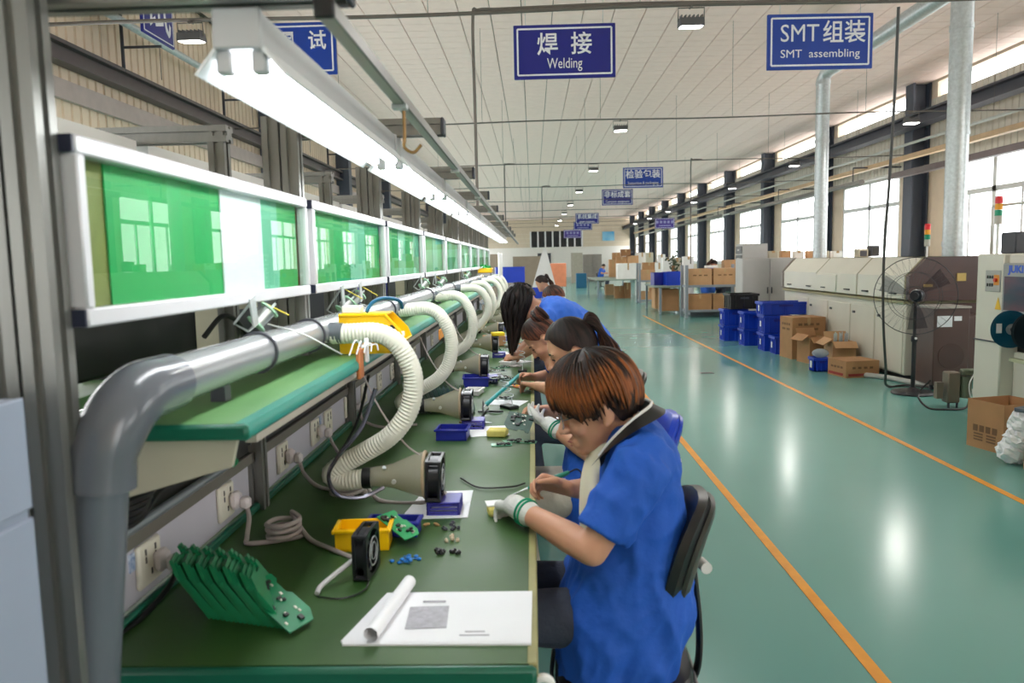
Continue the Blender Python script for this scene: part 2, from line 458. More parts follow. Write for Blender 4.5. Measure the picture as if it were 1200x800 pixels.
# far wall and back wall
mb = MB(); mb.box(((LX + RX) / 2, YF + .1, CZ / 2), (RX - LX + .4, .2, CZ + .1)); wf = S('wall_far', mb, mat('far_wall_white', (236, 232, 226), .6, 0, .02))
mb = MB()
for i in range(6): mb.box(((LX + RX) / 2, YF - .03, 2.72 + i * .41 + .2), (RX - LX, .05, .395))
o = mb.obj('cladding_boards', mat('far_cladding', (214, 200, 178), .6, 0, .03), wf); o['kind'] = 'stuff'
mb = MB(); mb.box(((LX + RX) / 2, -9.1, CZ / 2), (RX - LX + .4, .2, CZ + .1)); S('wall_back', mb, BEIGE)
wi += 1; a = at(622, 290, y=YF - .1); b = at(682, 270, y=YF - .1)
root = SE('window_%d' % wi, (a.x, YF - .08, a.z)); n = 7; w = (b.x - a.x) / n
mb = MB(); mb.box(((a.x + b.x) / 2, YF - .06, (a.z + b.z) / 2), (b.x - a.x, .04, b.z - a.z)); mb.obj('opening', mat('dark_glass', (40, 42, 46), .15), root)
for i in range(n + 1): mb = MB(); mb.box((a.x + i * w, YF - .1, (a.z + b.z) / 2), (.14, .08, b.z - a.z)); mb.obj('mullion', FRAME, root)
mb = MB(); a = at(630, 297, y=YF - .1); mb.box((a.x + .6, YF - .06, 1.1), (1.2, .06, 2.2)); S('door_1', mb, DARK)
# ------------------------------------------------------------------ overhead conduits, lamps, signs
RY = [7.15 + 5.5 * k for k in range(9)]
RZ = 3.73
for k, y in enumerate(RY):
    o = T('overhead_conduit', '%s grey conduit rod across the hall under the ceiling, counted from the camera' % ORD[k], 'conduit', (0, y, RZ), 'conduit rods under the ceiling')
    mb = MB(); pts = [(x, y, RZ + .012 * math.sin(x * 1.3 + k)) for x in [LX + .05 + i * (RX - LX - .1) / 24 for i in range(25)]]
    mb.tube(pts, .011 if k else .018, 8); mb.obj('rod', ROD, o)
    for x in (-3.2, -.9, 1.0, 3.1, 5.2, 7.2):
        mb = MB(); mb.cyl((x + k * .13, y, RZ), (x + k * .13, y, CZ + .02), .003, n=5); mb.obj('hanger', ROD, o)
    if k == 0:
        mb = MB(); mb.tube([(x, y + .03, RZ + .035 + .01 * math.sin(x * 2)) for x in [-.5 + i * .5 for i in range(18)]], .016, 8); mb.obj('second_pipe', ROD, o)
def drop(px, k, zb, label):
    y = RY[k]; x = at(px, 100, y=y).x
    mb = MB(); mb.tube(bez([(x + .25, y, RZ + .02), (x + .05, y, RZ + .02), (x, y, RZ - .06), (x, y, (RZ + zb) / 2), (x, y, zb)]), .014, 8)
    o = mb.obj('conduit_drop', ROD); o.location = (0, 0, 0); tag(o, label, 'conduit')
drop(556, 0, 1.93, 'grey drop pipe from nearest conduit rod to bench light frame')
for px, k, zb in ((589, 2, 2.0), (577 + 56, 3, 2.6), (810, 2, 1.36)):
    drop(px, k, zb, {589: 'thin drop pipe left of the welding sign, from third rod', 633: 'thin drop pipe near hall centre, from fourth rod', 810: 'tall drop pipe behind the boxes on the grey rack'}[px])

LAMPB = mat('lamp_housing', (92, 92, 94), .45, .4); LAMPE = emit('lamp_lens', (255, 252, 245), 14)
def highbay(loc, label, tilt=0.0):
    o = T('floodlight', label, 'lamp', (0, 0, 0), 'floodlights under the ceiling')
    mb = MB(); mb.prism([(-.1, .0), (.1, .0), (.075, .085), (-.075, .085)], -.13, .13, 'y')
    for i in range(6): mb.box((0, -.11 + i * .044, .1), (.13, .008, .03))
    mb.obj('housing', LAMPB, o)
    mb = MB(); mb.box((0, 0, -.006), (.17, .23, .012), bev=.004); mb.obj('lens', LAMPE, o)
    mb = MB(); mb.tube([(0, -.14, .05), (0, -.14, .19), (0, .14, .19), (0, .14, .05)], .008, 6); mb.cyl((-.09, 0, .2), (.09, 0, .2), .012, n=6); mb.obj('bracket', ROD, o)
    o.location = loc; o.rotation_euler = (0, tilt, R(90)); o.scale = (.82, .82, .82)
    if HIGHBAY_W:
        l = area('floodlight_glow', V(loc) + V((0, 0, -.03)), .2, .2, (0, 0, 0), HIGHBAY_W, (1, .97, .92)); l.data.spread = R(170)
    return o
SIDE = {'left': -3.06, 'middle': 1.45, 'right': 6.05}
for sd, x in SIDE.items():
    for k, y in enumerate(RY[:8]):
        if sd == 'right' and k == 0: pass
        highbay((x, y, RZ - .178), '%s grey floodlight in the %s row under the ceiling' % (ORD[k], sd), R(-8) if k == 0 else 0)

SIGNB = mat('sign_blue', (18, 28, 128), .35, 0, .03); SIGNB2 = mat('sign_bright_blue', (14, 62, 158), .35, 0, .03); SIGNP = mat('sign_purple', (72, 52, 140), .4)
SIGNW = mat('sign_white', (232, 234, 240), .5, 0, .02)
def sign(x, y, z, w, h, lines, label, m=SIGNB, rz=0.0, wires=True, blocks=0):
    """hanging board facing -Y; lines of (text, centre height, size, bold, x scale, x shift)"""
    o = T('hanging_sign', label, 'sign', (0, 0, 0), 'blue hall signs')
    mb = MB(); mb.box((0, 0, 0), (w, .03, h), bev=.006); mb.obj('board', m, o)
    bw, ins = .018 * w / 1.15, .045 * w / 1.15
    mb = MB()
    for s in (-1, 1):
        mb.box((0, -.017, s * (h / 2 - ins)), (w - 2 * ins, .004, bw)); mb.box((s * (w / 2 - ins), -.017, 0), (bw, .004, h - 2 * ins))
    mb.obj('border', SIGNW, o)
    for t in lines:
        text('lettering', t[0], ((t[5] if len(t) > 5 else 0), -.018, t[1]), (R(90), 0, 0), t[2], SIGNW, o, t[3], sx=t[4])
    if blocks:      # print too small and blurred to read: a row of pale marks over a thin line
        mb = MB()
        for i in range(blocks): mb.box(((i - (blocks - 1) / 2) * w * .19, -.017, h * .12), (w * .12, .004, h * .26))
        mb.box((0, -.017, -h * .22), (w * .6, .004, h * .09)); mb.obj('print_marks', mat('sign_faint', (150, 150, 200), .5), o)['kind'] = 'stuff'
    if wires:
        for s in (-1, 1):
            mb = MB(); mb.cyl((s * w * .38, 0, h / 2), (s * w * .38, 0, CZ - z), .003, n=5); mb.obj('wire', STEEL, o)
    o.location = (x, y, z); o.rotation_euler = (0, 0, rz)
    return o
c = at(661.5, 60.5, y=9.4)
sign(c.x, 9.4, c.z, 1.2, .62, [('焊  接', .07, .27, .003, .95), ('Welding', -.14, .17, 0, .72)], 'dark blue welding sign hanging over the hall, white lettering Welding')
c = at(960.5, 49, y=9.1)
sign(c.x, 9.1, c.z, 1.2, .61, [('SMT', .085, .27, 0, .9, -.235), ('组装', .085, .26, .003, .95, .27), ('SMT  assembling', -.135, .125, 0, 1.08)], 'bright blue SMT assembling sign hanging at upper right', SIGNB2, R(2))
c = at(753.5, 208, y=24)
sign(c.x, 24, c.z, 1.22, .62, [('检验包装', .09, .27, .004, .98), ('Inspection & packaging', -.17, .14, 0, .72)], 'blue inspection and packaging sign in the middle distance', SIGNB2)
c = at(723.5, 231, y=31)
sign(c.x, 31, c.z, 1.22, .62, [('非标成套', .09, .27, .004, .98), ('Complete equipment', -.17, .14, 0, .78)], 'blue sign just below and left of the inspection sign')
c = at(688, 256, y=40)
sign(c.x, 40, c.z, 1.2, .55, [('系统集成', .08, .26, .002, .98), ('System integration', -.15, .14, 0, .75)], 'dark blue sign above the dark far windows, nearest of three')
c = at(683, 264.5, y=46)
sign(c.x, 46, c.z, 1.1, .5, [], 'dark blue sign half hidden under the system sign', SIGNB, blocks=4)
c = at(671, 274, y=52)
sign(c.x, 52, c.z, 1.2, .55, [], 'purplish far sign overlapping the dark far windows', SIGNP, blocks=4)
c = at(779, 261.5, y=38)
sign(c.x, 38, c.z, .95, .5, [], 'purple sign hanging by the right wall columns', SIGNP, blocks=5)
c = at(337, 58, y=9.6)
sign(c.x, 9.6, c.z, 1.2, .62, [('调', .08, .24, .004, .95, -.02), ('试', .08, .24, .004, .95, .37)], 'blue sign behind the near bench light, right of the left floodlight', SIGNB2)
c = at(184, 22, y=8.8)
sign(c.x, 8.8, c.z + .13, .74, .74, [('试', -.04, .62, .002, 1.0)], 'blue sign edge-on at upper left, beside left floodlight', SIGNB, R(90))
mb = MB(); a = at(706, 282, y=YF - .2); b = at(720, 271, y=YF - .2); mb.box(((a.x + b.x) / 2, YF - .12, (a.z + b.z) / 2), (b.x - a.x, .06, b.z - a.z))
tag(mb.obj('wall_poster', mat('cyan_poster', (60, 160, 214), .5, 0, .25, 1.2, col2=(150, 206, 232))), 'bright cyan poster on the far wall right of dark windows', 'poster')

# ------------------------------------------------------------------ left wall pipe
o = T('wall_pipe', 'long silver pipe on brackets high along the left wall', 'pipe', (LX + .3, 8, 4.3))
mb = MB(); mb.cyl((LX + .3, 6, 4.3), (LX + .3, 15, 4.3), .045, n=12); mb.cyl((LX + .3, 15, 4.3), (LX + .3, 40, 4.3), .04, n=12); mb.obj('pipe', STEEL, o)
for y in (9.15, 12.1, 15.2, 18.2):
    mb = MB(); mb.cyl((LX + .16, y, 3.8), (LX + .16, y, 4.75), .022, n=6); mb.obj('bracket_post', DARK, o)
    mb = MB(); mb.cyl((LX + .16, y, 4.08), (LX + .62, y, 4.08), .016, n=6); mb.cyl((LX + .6, y, 4.08), (LX + .6, y, 3.7), .004, n=5); mb.obj('bracket_arm', DARK, o)
# ------------------------------------------------------------------ rails and pipes along the right wall
def run(name, label, cat, x, z, y0, y1, r, m, hang=None, n=8, box=False):
    o = T(name, label, cat, (x, y0, z))
    mb = MB()
    if box: mb.box((x, (y0 + y1) / 2, z), (r * 2.4, y1 - y0, r * 1.6), bev=.01)
    else: mb.cyl((x, y0, z), (x, y1, z), r, n=n)
    mb.obj('rail', m, o)
    if hang:
        y = y0 + .5
        while y < y1:
            mb = MB(); mb.cyl((x, y, z), (x, y, hang), .012, n=6); mb.cyl((x, y, hang), (RX - .2, y, hang + .0), .018, n=6); mb.obj('hanger', DARK, o); y += BAY
    return o
run('busbar_rail', 'dark hanging rail at right wall ending beside the near silver duct', 'rail', 7.5, 3.09, 11.2, 16.4, .07, mat('brown_grey_rail', (98, 86, 86), .5), 3.5, box=True)
run('busbar_rail', 'long dark hanging rail at right wall with pale round end', 'rail', 7.5, 3.13, 17.9, 29.5, .06, mat('grey_rail', (120, 116, 112), .45), 3.5)
run('busbar_rail', 'far dark hanging rail beyond the second rail at right wall', 'rail', 7.5, 3.15, 31, 44, .06, mat('grey_rail', (120, 116, 112)), 3.5)
run('cable_tray', 'pale orange cable tray along right wall above the windows', 'tray', 7.9, 3.5, 9, 60, .06, mat('tray_tan', (206, 176, 140), .6), None, box=True)
run('air_pipe', 'thin pale pipe along right wall above cable tray', 'pipe', 8.2, 3.86, 6, 62, .03, mat('pale_pipe', (196, 200, 196), .5))
run('air_pipe', 'thin grey pipe low along right wall columns', 'pipe', 8.3, 3.62, 6, 62, .02, ROD)
run('strip_light', 'white strip lights along right wall below the cable tray', 'lamp', 8.35, 3.32, 8, 60, .03, WHITE)

# ------------------------------------------------------------------ ducts
def duct(name, label, pts, r, rings):
    o = T(name, label, 'duct', pts[0]); mb = MB(); mb.tube(pts, r, 20); mb.obj('pipe', STEEL, o)
    for p, d in rings:
        mb = MB(); mb.cyl(V(p) - V(d) * .03, V(p) + V(d) * .03, r + .008, n=20); mb.obj('joint_band', STEEL, o)
duct('silver_duct', 'large silver duct rising from near end of the long oven', [(5.04, 9.4, 1.42), (5.04, 9.4, CZ + .04)], .122, [((5.04, 9.4, 1.6), (0, 0, 1)), ((5.04, 9.4, 2.9), (0, 0, 1)), ((5.04, 9.4, 4.1), (0, 0, 1))])
duct('silver_duct', 'silver duct with an elbow behind the SMT sign', [(5.15, 14.0, 1.42), (5.15, 14.0, 4.56), (5.17, 13.9, 4.66), (5.2, 13.75, 4.69), (5.3, 8, 4.76)], .115,
     [((5.15, 14.0, 2.4), (0, 0, 1)), ((5.15, 14.0, 3.5), (0, 0, 1)), ((5.15, 14.0, 4.5), (0, 0, 1)), ((5.22, 12.6, 4.7), (0, 1, 0))])
# long black cable from the conduit down to the floor
pts = bez([at(1053, 8, y=7.2), at(1049, 100, y=7.4), at(1043, 200, y=7.6), at(1036, 300, y=7.8), at(1035, 370, y=8.0), at(1038, 430, y=8.3), V((3.95, 8.62, .03)), V((4.25, 8.7, .015)), V((4.6, 8.2, .015)), V((4.9, 7.9, .015))], 8)
mb = MB(); mb.tube(pts, .014, 8); tag(mb.obj('power_cable', mat('grey_cable', (74, 72, 72), .5)), 'long dark cable hanging from conduit to floor by the big fan', 'cable')
# ------------------------------------------------------------------ the workbench line
P, Y0, NST = 1.22, 1.13, 9
YE = Y0 + P * NST
MAT_GREEN = mat('green_bench_mat', (60, 94, 42), .42, 0, .2, 3.0, .03, 30, col2=(42, 76, 32), rvar=.15)
MAT_SHELF = mat('green_shelf_mat', (104, 150, 92), .4, 0, .12, 4.0, .02, 30, col2=(88, 136, 82), rvar=.1)
TEAL = mat('teal_edge_band', (8, 128, 112), .35, 0, .08, 5)
TEALD = mat('dark_teal_edge_band', (10, 92, 70), .4, 0, .08, 5)
TAPE = mat('tan_edge_tape', (150, 146, 96), .5, 0, .12, 12)
BRK = mat('beige_bracket', (186, 180, 160), .5, 0, .05)
PANELW = mat('pale_grey_panel', (196, 194, 204), .5, 0, .03)
SOCK = mat('cream_socket', (224, 220, 204), .4, 0, .03)

def profile(mb, p0, p1, w, d=None):
    """slotted aluminium bar between two points of an axis-aligned line"""
    d = d or w; p0, p1 = V(p0), V(p1); g, e = .22, .18
    a = [(-.5, -.5), (-.14, -.5), (-.14, -.5 + e), (.14, -.5 + e), (.14, -.5), (.5, -.5), (.5, -.14), (.5 - e, -.14), (.5 - e, .14), (.5, .14), (.5, .5), (.14, .5), (.14, .5 - e), (-.14, .5 - e), (-.14, .5), (-.5, .5), (-.5, .14), (-.5 + e, .14), (-.5 + e, -.14), (-.5, -.14)]
    t = p1 - p0
    if abs(t.z) > .5 * t.length: mb.prism([(p0.x + u * w, p0.y + v * d) for u, v in a], p0.z, p1.z, 'z')
    elif abs(t.y) > .5 * t.length: mb.prism([(p0.x + u * w, p0.z + v * d) for u, v in a], p0.y, p1.y, 'y')
    else: mb.prism([(p0.y + u * w, p0.z + v * d) for u, v in a], p0.x, p1.x, 'x')
    return mb

bench = T('workbench', 'long green topped workbench line with grey shelf frame where the workers sit', 'workbench', (-.45, 1.35, 0))
mb = MB(); mb.box((-.47, (1.37 + YE) / 2, .735), (.9, YE - 1.37, .03)); mb.obj('tabletop', MAT_GREEN, bench)
mb = MB(); mb.box((-.47, 1.36, .732), (.93, .022, .038), bev=.008); mb.obj('edge_band', TEALD, bench)
mb = MB(); mb.box((-.014, (1.37 + YE) / 2, .7355), (.022, YE - 1.37, .031), bev=.003); mb.obj('edge_band', TAPE, bench)
mb = MB(); mb.box((-.868, (1.4 + YE) / 2, .762), (.02, YE - 1.42, .024), bev=.006); mb.obj('edge_band', TEALD, bench)
mb = MB(); mb.box((-.47, (1.4 + YE) / 2, .69), (.86, YE - 1.5, .05)); mb.obj('under_frame', ALU, bench)
for k in range(0, NST + 1, 1):
    y = Y0 + P * k + .32
    for x in (-.06, -.86):
        mb = MB(); profile(mb, (x, y, 0), (x, y, .67), .045); mb.obj('leg', ALU, bench)
mb = MB(); mb.box((-.6, (1.5 + YE) / 2, .42), (.02, YE - 1.6, .5)); mb.obj('modesty_panel', mat('grey_modesty_panel', (150, 150, 150), .6), bench)
mb = MB(); mb.tube(bez([(-.02, 1.38, .71), (.012, 1.38, .715), (.022, 1.38, .69), (.022, 1.38, .6), (.012, 1.38, .57), (-.02, 1.38, .575)], 5), .009, 8); mb.obj('grab_handle', WHITE, bench)
# outlet panel and rails at the back of the bench
mb = MB(); mb.box((-.905, (1.3 + YE) / 2, .835), (.03, YE - 1.32, .135)); mb.obj('outlet_panel', PANELW, bench)
mb = MB(); profile(mb, (-.9, 1.28, .945), (-.9, YE, .945), .045, .085); mb.obj('rail', ALUD, bench)
mb = MB(); mb.box((-.895, (1.3 + YE) / 2, .918), (.05, YE - 1.3, .03)); mb.obj('rail', mat('grey_strip', (120, 116, 108), .45, .3), bench)
mb = MB(); mb.cyl((-.845, 1.28, .962), (-.845, 2.06, .962), .011, n=10); mb.obj('rod', mat('grey_rod', (128, 136, 140), .3, .3), bench)
mb = MB(); mb.box((-.845, 2.07, .962), (.03, .03, .026), bev=.008); mb.obj('rod_clip', GREENP, bench)
mb = MB(); mb.box((-.93, (1.4 + YE) / 2, 1.08), (.02, YE - 1.6, .2)); mb.obj('back_panel', mat('dark_back_panel', (52, 50, 48), .6), bench)  # panel coloured dark to give the shade of the recess under the shelf
# shelf
mb = MB(); mb.box((-.7, (1.30 + YE) / 2, 1.217), (.36, YE - 1.30, .026)); mb.obj('shelf', MAT_SHELF, bench)
mb = MB(); mb.prism([(-.523, 1.204), (-.5, 1.202), (-.494, 1.208), (-.494, 1.222), (-.5, 1.2305), (-.523, 1.2305)], 1.29, YE, 'y'); mb.obj('shelf_edge', TEAL, bench)
mb = MB(); mb.box((-.69, 1.292, 1.217), (.39, .018, .028), bev=.006); mb.obj('shelf_edge', TEALD, bench)
for k in range(NST + 1):
    y = Y0 + P * k + (.2 if k == 0 else .03)
    mb = MB(); mb.prism([(-.9, 1.055), (-.76, 1.085), (-.545, 1.145), (-.53, 1.203), (-.9, 1.203)], y, y + .012, 'y'); mb.obj('shelf_bracket', BRK, bench)
mb = MB(); mb.box((-.545, (1.36 + YE) / 2, 1.184), (.022, YE - 1.5, .036)); mb.obj('shelf_rail', mat('pale_shelf_rail', (188, 180, 166), .5), bench)
# upright posts, arms, lower panels between the bench and shelf
for k in range(NST + 1):
    y = Y0 + P * k - .03
    for x in (-.712, -.768):
        mb = MB(); profile(mb, (x, y, .0 if k == 0 else 1.23), (x, y, 1.94), .05); mb.obj('upright', ALU, bench)
    mb = MB(); profile(mb, (-.87, y, .75), (-.87, y, 1.17), .05); mb.obj('upright', ALU, bench)
    mb = MB(); profile(mb, (-.735, y + .075, 1.912), (-.27, y + .075, 1.912), .055, .05); mb.obj('arm', ALU, bench)
    mb = MB(); mb.box((-.265, y + .075, 1.912), (.01, .058, .052), bev=.003); mb.obj('end_cap', DARK, bench)
mb = MB(); mb.box((-.289, (Y0 + 16) / 2, 1.865), (.026, 16 - Y0, .028), bev=.003); mb.obj('top_rail', ALU, bench)
mb = MB(); mb.box((-.289, Y0 - .004, 1.865), (.03, .01, .032), bev=.003); mb.obj('end_cap', BLACK, bench)
for k in range(12):
    mb = MB(); mb.box((-.289, Y0 + .62 + P * k, 1.848), (.032, .03, .01)); mb.obj('rail_clip', STEEL, bench)

# sockets and plugs on the outlet panel
def socket(y, lab, label=None):
    mb = MB(); mb.box((-.884, y, .84), (.014, .1, .1), bev=.005); o = mb.obj('socket', SOCK, bench)
    mb = MB()
    for dy, dz in ((-.022, .012), (.022, .012), (0, -.02), (-.022, .03), (.022, .03)): mb.box((-.8765, y + dy, .84 + dz), (.002, .005, .014))
    mb.obj('slot', BLACK, o)['kind'] = 'stuff'
for i, y in enumerate((1.66, 2.10, 2.60, 3.0, 3.2, 3.55, 3.9, 4.3, 4.7, 5.1, 5.6, 6.1, 6.6)): socket(y, i)
for y in (1.60, 2.32, 3.1):
    mb = MB(); mb.box((-.8885, y, .862), (.003, .025, .04)); mb.obj('label_sticker', mat('blue_sticker', (70, 110, 170), .6, 0, .4, 60, col2=(215, 225, 235)), bench)
PLUGM = mat('pale_plug', (222, 214, 216), .4, 0, .03)
CORDM = mat('grey_pink_cord', (172, 162, 160), .5, 0, .04)
def plug_cord(y, pts, label, cm=CORDM, r=.0065):
    o = T('plug_lead', label, 'power cord', (-.85, y, .75))
    mb = MB(); mb.box((-.862, y, .838), (.03, .042, .05), bev=.01); mb.box((-.835, y, .83), (.03, .032, .036), bev=.008); mb.obj('plug', PLUGM, o)
    mb = MB(); mb.tube(bez([(-.83, y, .815)] + pts, 6), r, 8); mb.obj('cord', cm, o)
    return o
coil = [V((-.70 + .045 * math.cos(a * 1.35), 2.04 + .05 * math.sin(a * 1.35), .757 + .0035 * a)) for a in range(16)]
plug_cord(2.12, [(-.815, 2.09, .79), (-.80, 2.03, .76), (-.775, 1.99, .757)] + coil + [(-.63, 2.03, .757), (-.55, 1.95, .757), (-.47, 1.88, .757), (-.44, 1.81, .79)], 'pale plug in socket with its cord coiled on the bench left of yellow bin')
plug_cord(1.68, [(-.83, 1.64, .79), (-.85, 1.55, .76), (-.87, 1.45, .757), (-.86, 1.40, .757)], 'pale plug nearest the camera behind the green board stack', BLACK)
coil2 = [V((-.62 + .055 * math.cos(a * 1.3), 2.44 + .06 * math.sin(a * 1.3), .757 + .003 * a)) for a in range(20)]
plug_cord(2.62, [(-.80, 2.58, .78), (-.72, 2.5, .757)] + coil2 + [(-.5, 2.36, .757), (-.36, 2.33, .757), (-.28, 2.29, .80)], 'plug lead coiled on bench beneath the first white hose end')
plug_cord(3.02, [(-.80, 2.98, .78), (-.74, 2.9, .757), (-.7, 3.05, .757)], 'plug lead in socket under shelf beside first white hose')
plug_cord(3.57, [(-.80, 3.5, .78), (-.7, 3.45, .757), (-.55, 3.5, .757)], 'plug lead in socket under shelf behind second white hose')

# ------------------------------------------------------------------ display cabinets with green sheets behind glass
GRN = mat('green_display_sheet', (4, 152, 78), .55, 0, .03)
GRN2 = mat('pale_green_film', (100, 176, 148), .5, 0, .05)
OLIVE = mat('olive_cabinet_inside', (128, 128, 70), .6)
FRW = mat('white_frame', (206, 206, 210), .4, .1, .03)
FGL = clear('cabinet_glass', (246, 252, 248), .8, .012)
CX, CB, CT = -.68, 1.415, 1.70
for k in range(NST):
    ya, yb = Y0 + P * k, Y0 + P * (k + 1) - .06
    o = T('display_case', '%s wall case with green sheets behind glass, counted from the camera' % ORD[k] if k else 'nearest wall case with green sheets and a white paper behind glass', 'display case', (CX, ya, CB), 'green display cases over the bench')
    ym = (ya + yb) / 2; L = yb - ya
    for nm, c, d in (('frame_bar', (CX, ym, CB + .014), (.03, L, .028)), ('frame_bar', (CX, ym, CT - .014), (.03, L, .028)),
                     ('frame_bar', (CX, ya + .011, (CB + CT) / 2), (.03, .022, CT - CB - .056)), ('frame_bar', (CX, yb - .007, (CB + CT) / 2), (.03, .014, CT - CB - .056))):
        mb = MB(); mb.box(c, d, bev=.003); mb.obj(nm, FRW, o)
    mb = MB(); mb.box((CX - .085, ym, (CB + CT) / 2), (.012, L, CT - CB)); mb.box((CX - .05, ym, CB + .005), (.06, L, .01)); mb.box((CX - .05, ym, CT - .005), (.06, L, .01))
    mb.box((CX - .05, ya + .004, (CB + CT) / 2), (.06, .008, CT - CB)); mb.box((CX - .05, yb - .004, (CB + CT) / 2), (.06, .008, CT - CB)); mb.obj('case_body', OLIVE if k == 0 else BRK, o)
    def sheet(nm, a, b, m, dx=0.0):
        mb = MB(); mb.box((CX - .016 + dx, ya + L * (a + b) / 2, (CB + CT) / 2), (.003, L * (b - a), CT - CB - .05)); mb.obj(nm, m, o)
    if k == 0:
        sheet('backing_board', .02, .12, OLIVE, -.004); sheet('green_sheet', .105, .53, GRN); sheet('paper_sheet', .50, .72, mat('printed_paper', (226, 228, 236), .7, 0, .05, 60, stretch=(1, .4, 8)), .004); sheet('film_sheet', .70, .83, GRN2, .002); sheet('green_sheet', .82, .975, GRN)
    elif k % 2:
        sheet('green_sheet', .02, .5, GRN); sheet('film_sheet', .49, .72, GRN2, .002); sheet('green_sheet', .71, .98, GRN)
    else:
        sheet('green_sheet', .02, .36, GRN); sheet('film_sheet', .35, .55, GRN2, .002); sheet('green_sheet', .54, .8, GRN); sheet('film_sheet', .79, .97, GRN2, .002)
    mb = MB(); mb.box((CX + .004, ym, (CB + CT) / 2), (.003, L - .03, CT - CB - .05)); mb.obj('glass_pane', FGL, o)
    for z in (CB + .014, CT - .014): mb = MB(); mb.box((CX, ya - .004, z), (.026, .006, .026)); mb.obj('corner_cap', mat('navy_cap', (28, 34, 56), .5), o)

# ------------------------------------------------------------------ light battens
TUBE = emit('fluorescent_tube', (250, 253, 255), TUBE_E)
REFL = mat('white_reflector', (240, 242, 244), .35, 0, .01)
HOUS = mat('grey_lamp_housing', (196, 196, 198), .45, .1, .03)
BX, BZ = -.435, 1.80
for k in range(NST):
    ya, yb = Y0 + P * k + .05, Y0 + P * (k + 1) - .02
    o = T('tube_light', '%s twin tube light batten over the bench, counted from the camera' % ORD[k], 'lamp', (BX, ya, BZ), 'tube lights over the bench')
    mb = MB(); mb.prism([(BX - .032, 1.835), (BX + .032, 1.835), (BX + .032, 1.882), (BX - .032, 1.882)], ya, yb, 'y'); mb.obj('housing', HOUS, o)
    mb = MB(); mb.prism([(BX - .07, 1.79), (BX - .066, 1.788), (BX - .028, 1.832), (BX + .028, 1.832), (BX + .066, 1.788), (BX + .07, 1.79), (BX + .032, 1.836), (BX - .032, 1.836)], ya, yb, 'y'); mb.obj('reflector', REFL, o)
    for s in (-1, 1):
        mb = MB(); mb.cyl((BX + s * .027, ya + .03, 1.804), (BX + s * .027, yb - .03, 1.804), .0125, n=12); mb.obj('tube', TUBE, o)
        for y in (ya + .018, yb - .018):
            mb = MB(); mb.box((BX + s * .027, y, 1.81), (.024, .022, .036), bev=.004); mb.obj('lamp_holder', HOUS, o)
    for y in (ya, yb):
        mb = MB(); mb.box((BX, y, 1.855), (.074, .012, .06), bev=.003); mb.obj('end_cap', HOUS, o)
    if TUBE_W and k < 9:
        l = area('tube_light_glow', (BX, (ya + yb) / 2, 1.788), .1, yb - ya - .06, (0, 0, 0), TUBE_W, (.97, .99, 1))
mb = MB(); mb.tube(bez([(-.289, 1.80, 1.852), (-.289, 1.80, 1.79), (-.291, 1.805, 1.768), (-.272, 1.815, 1.757), (-.255, 1.825, 1.775)], 5), .004, 8)
tag(mb.obj('wire_hook', mat('rusty_wire', (150, 116, 70), .4, .5)), 'bent wire hook hanging from the top rail beside near light', 'hook')

# ------------------------------------------------------------------ extraction pipe
PVC = mat('grey_pvc', (96, 100, 107), .2, 0, .04); PVCD = mat('dark_grey_pvc', (96, 102, 108), .3)
PX, PZ, PR = -.64, 1.303, .043
pipe = T('exhaust_pipe', 'thick grey extraction pipe running along the bench shelf and bending down in front', 'pipe', (PX, 1.13, 0))
SIL = mat('silver_wrapped_pipe', (150, 153, 156), .26, .35, .06, 2)
mb = MB(); mb.cyl((PX, 1.24, PZ), (PX, YE + .1, PZ), PR, n=28); mb.obj('main_pipe', SIL, pipe)
arc = [(PX - .03 * (1 - math.cos(a)), 1.235 - .09 * math.sin(a), PZ - .09 * (1 - math.cos(a))) for a in [i * math.pi / 20 for i in range(11)]]
mb = MB(); mb.tube([(PX, 1.31, PZ), (PX, 1.27, PZ)] + arc + [(PX - .034, 1.143, 1.165)], [PR + .0075] * 14, 28); mb.obj('elbow', PVC, pipe)
mb = MB(); mb.cyl((PX - .033, 1.143, 1.18), (PX - .165, 1.125, .0), PR - .003, n=28); mb.obj('down_pipe', mat('grey_pvc_riser', (94, 100, 108), .3), pipe)
for y in (1.75, 2.16, 3.3, 4.6, 5.9):
    mb = MB(); mb.tube([(PX + (PR + .003) * math.cos(a), y, PZ + (PR + .003) * math.sin(a)) for a in [i * math.pi / 12 for i in range(24)]], .004, 6, closed=True); mb.obj('clamp_ring', DARK, pipe)
for k in range(NST):
    y = Y0 + P * k + .4
    mb = MB(); mb.box((PX, y, 1.246), (.03, .03, .03)); mb.obj('support_block', DARK, pipe)
mb = MB(); mb.tube([(PX - .077 + .046 * math.cos(a), 1.137 + .046 * math.sin(a), .79 + .03 * math.cos(a)) for a in [i * math.pi / 12 for i in range(24)]], .003, 6, closed=True); mb.obj('cable_tie', BLACK, pipe)

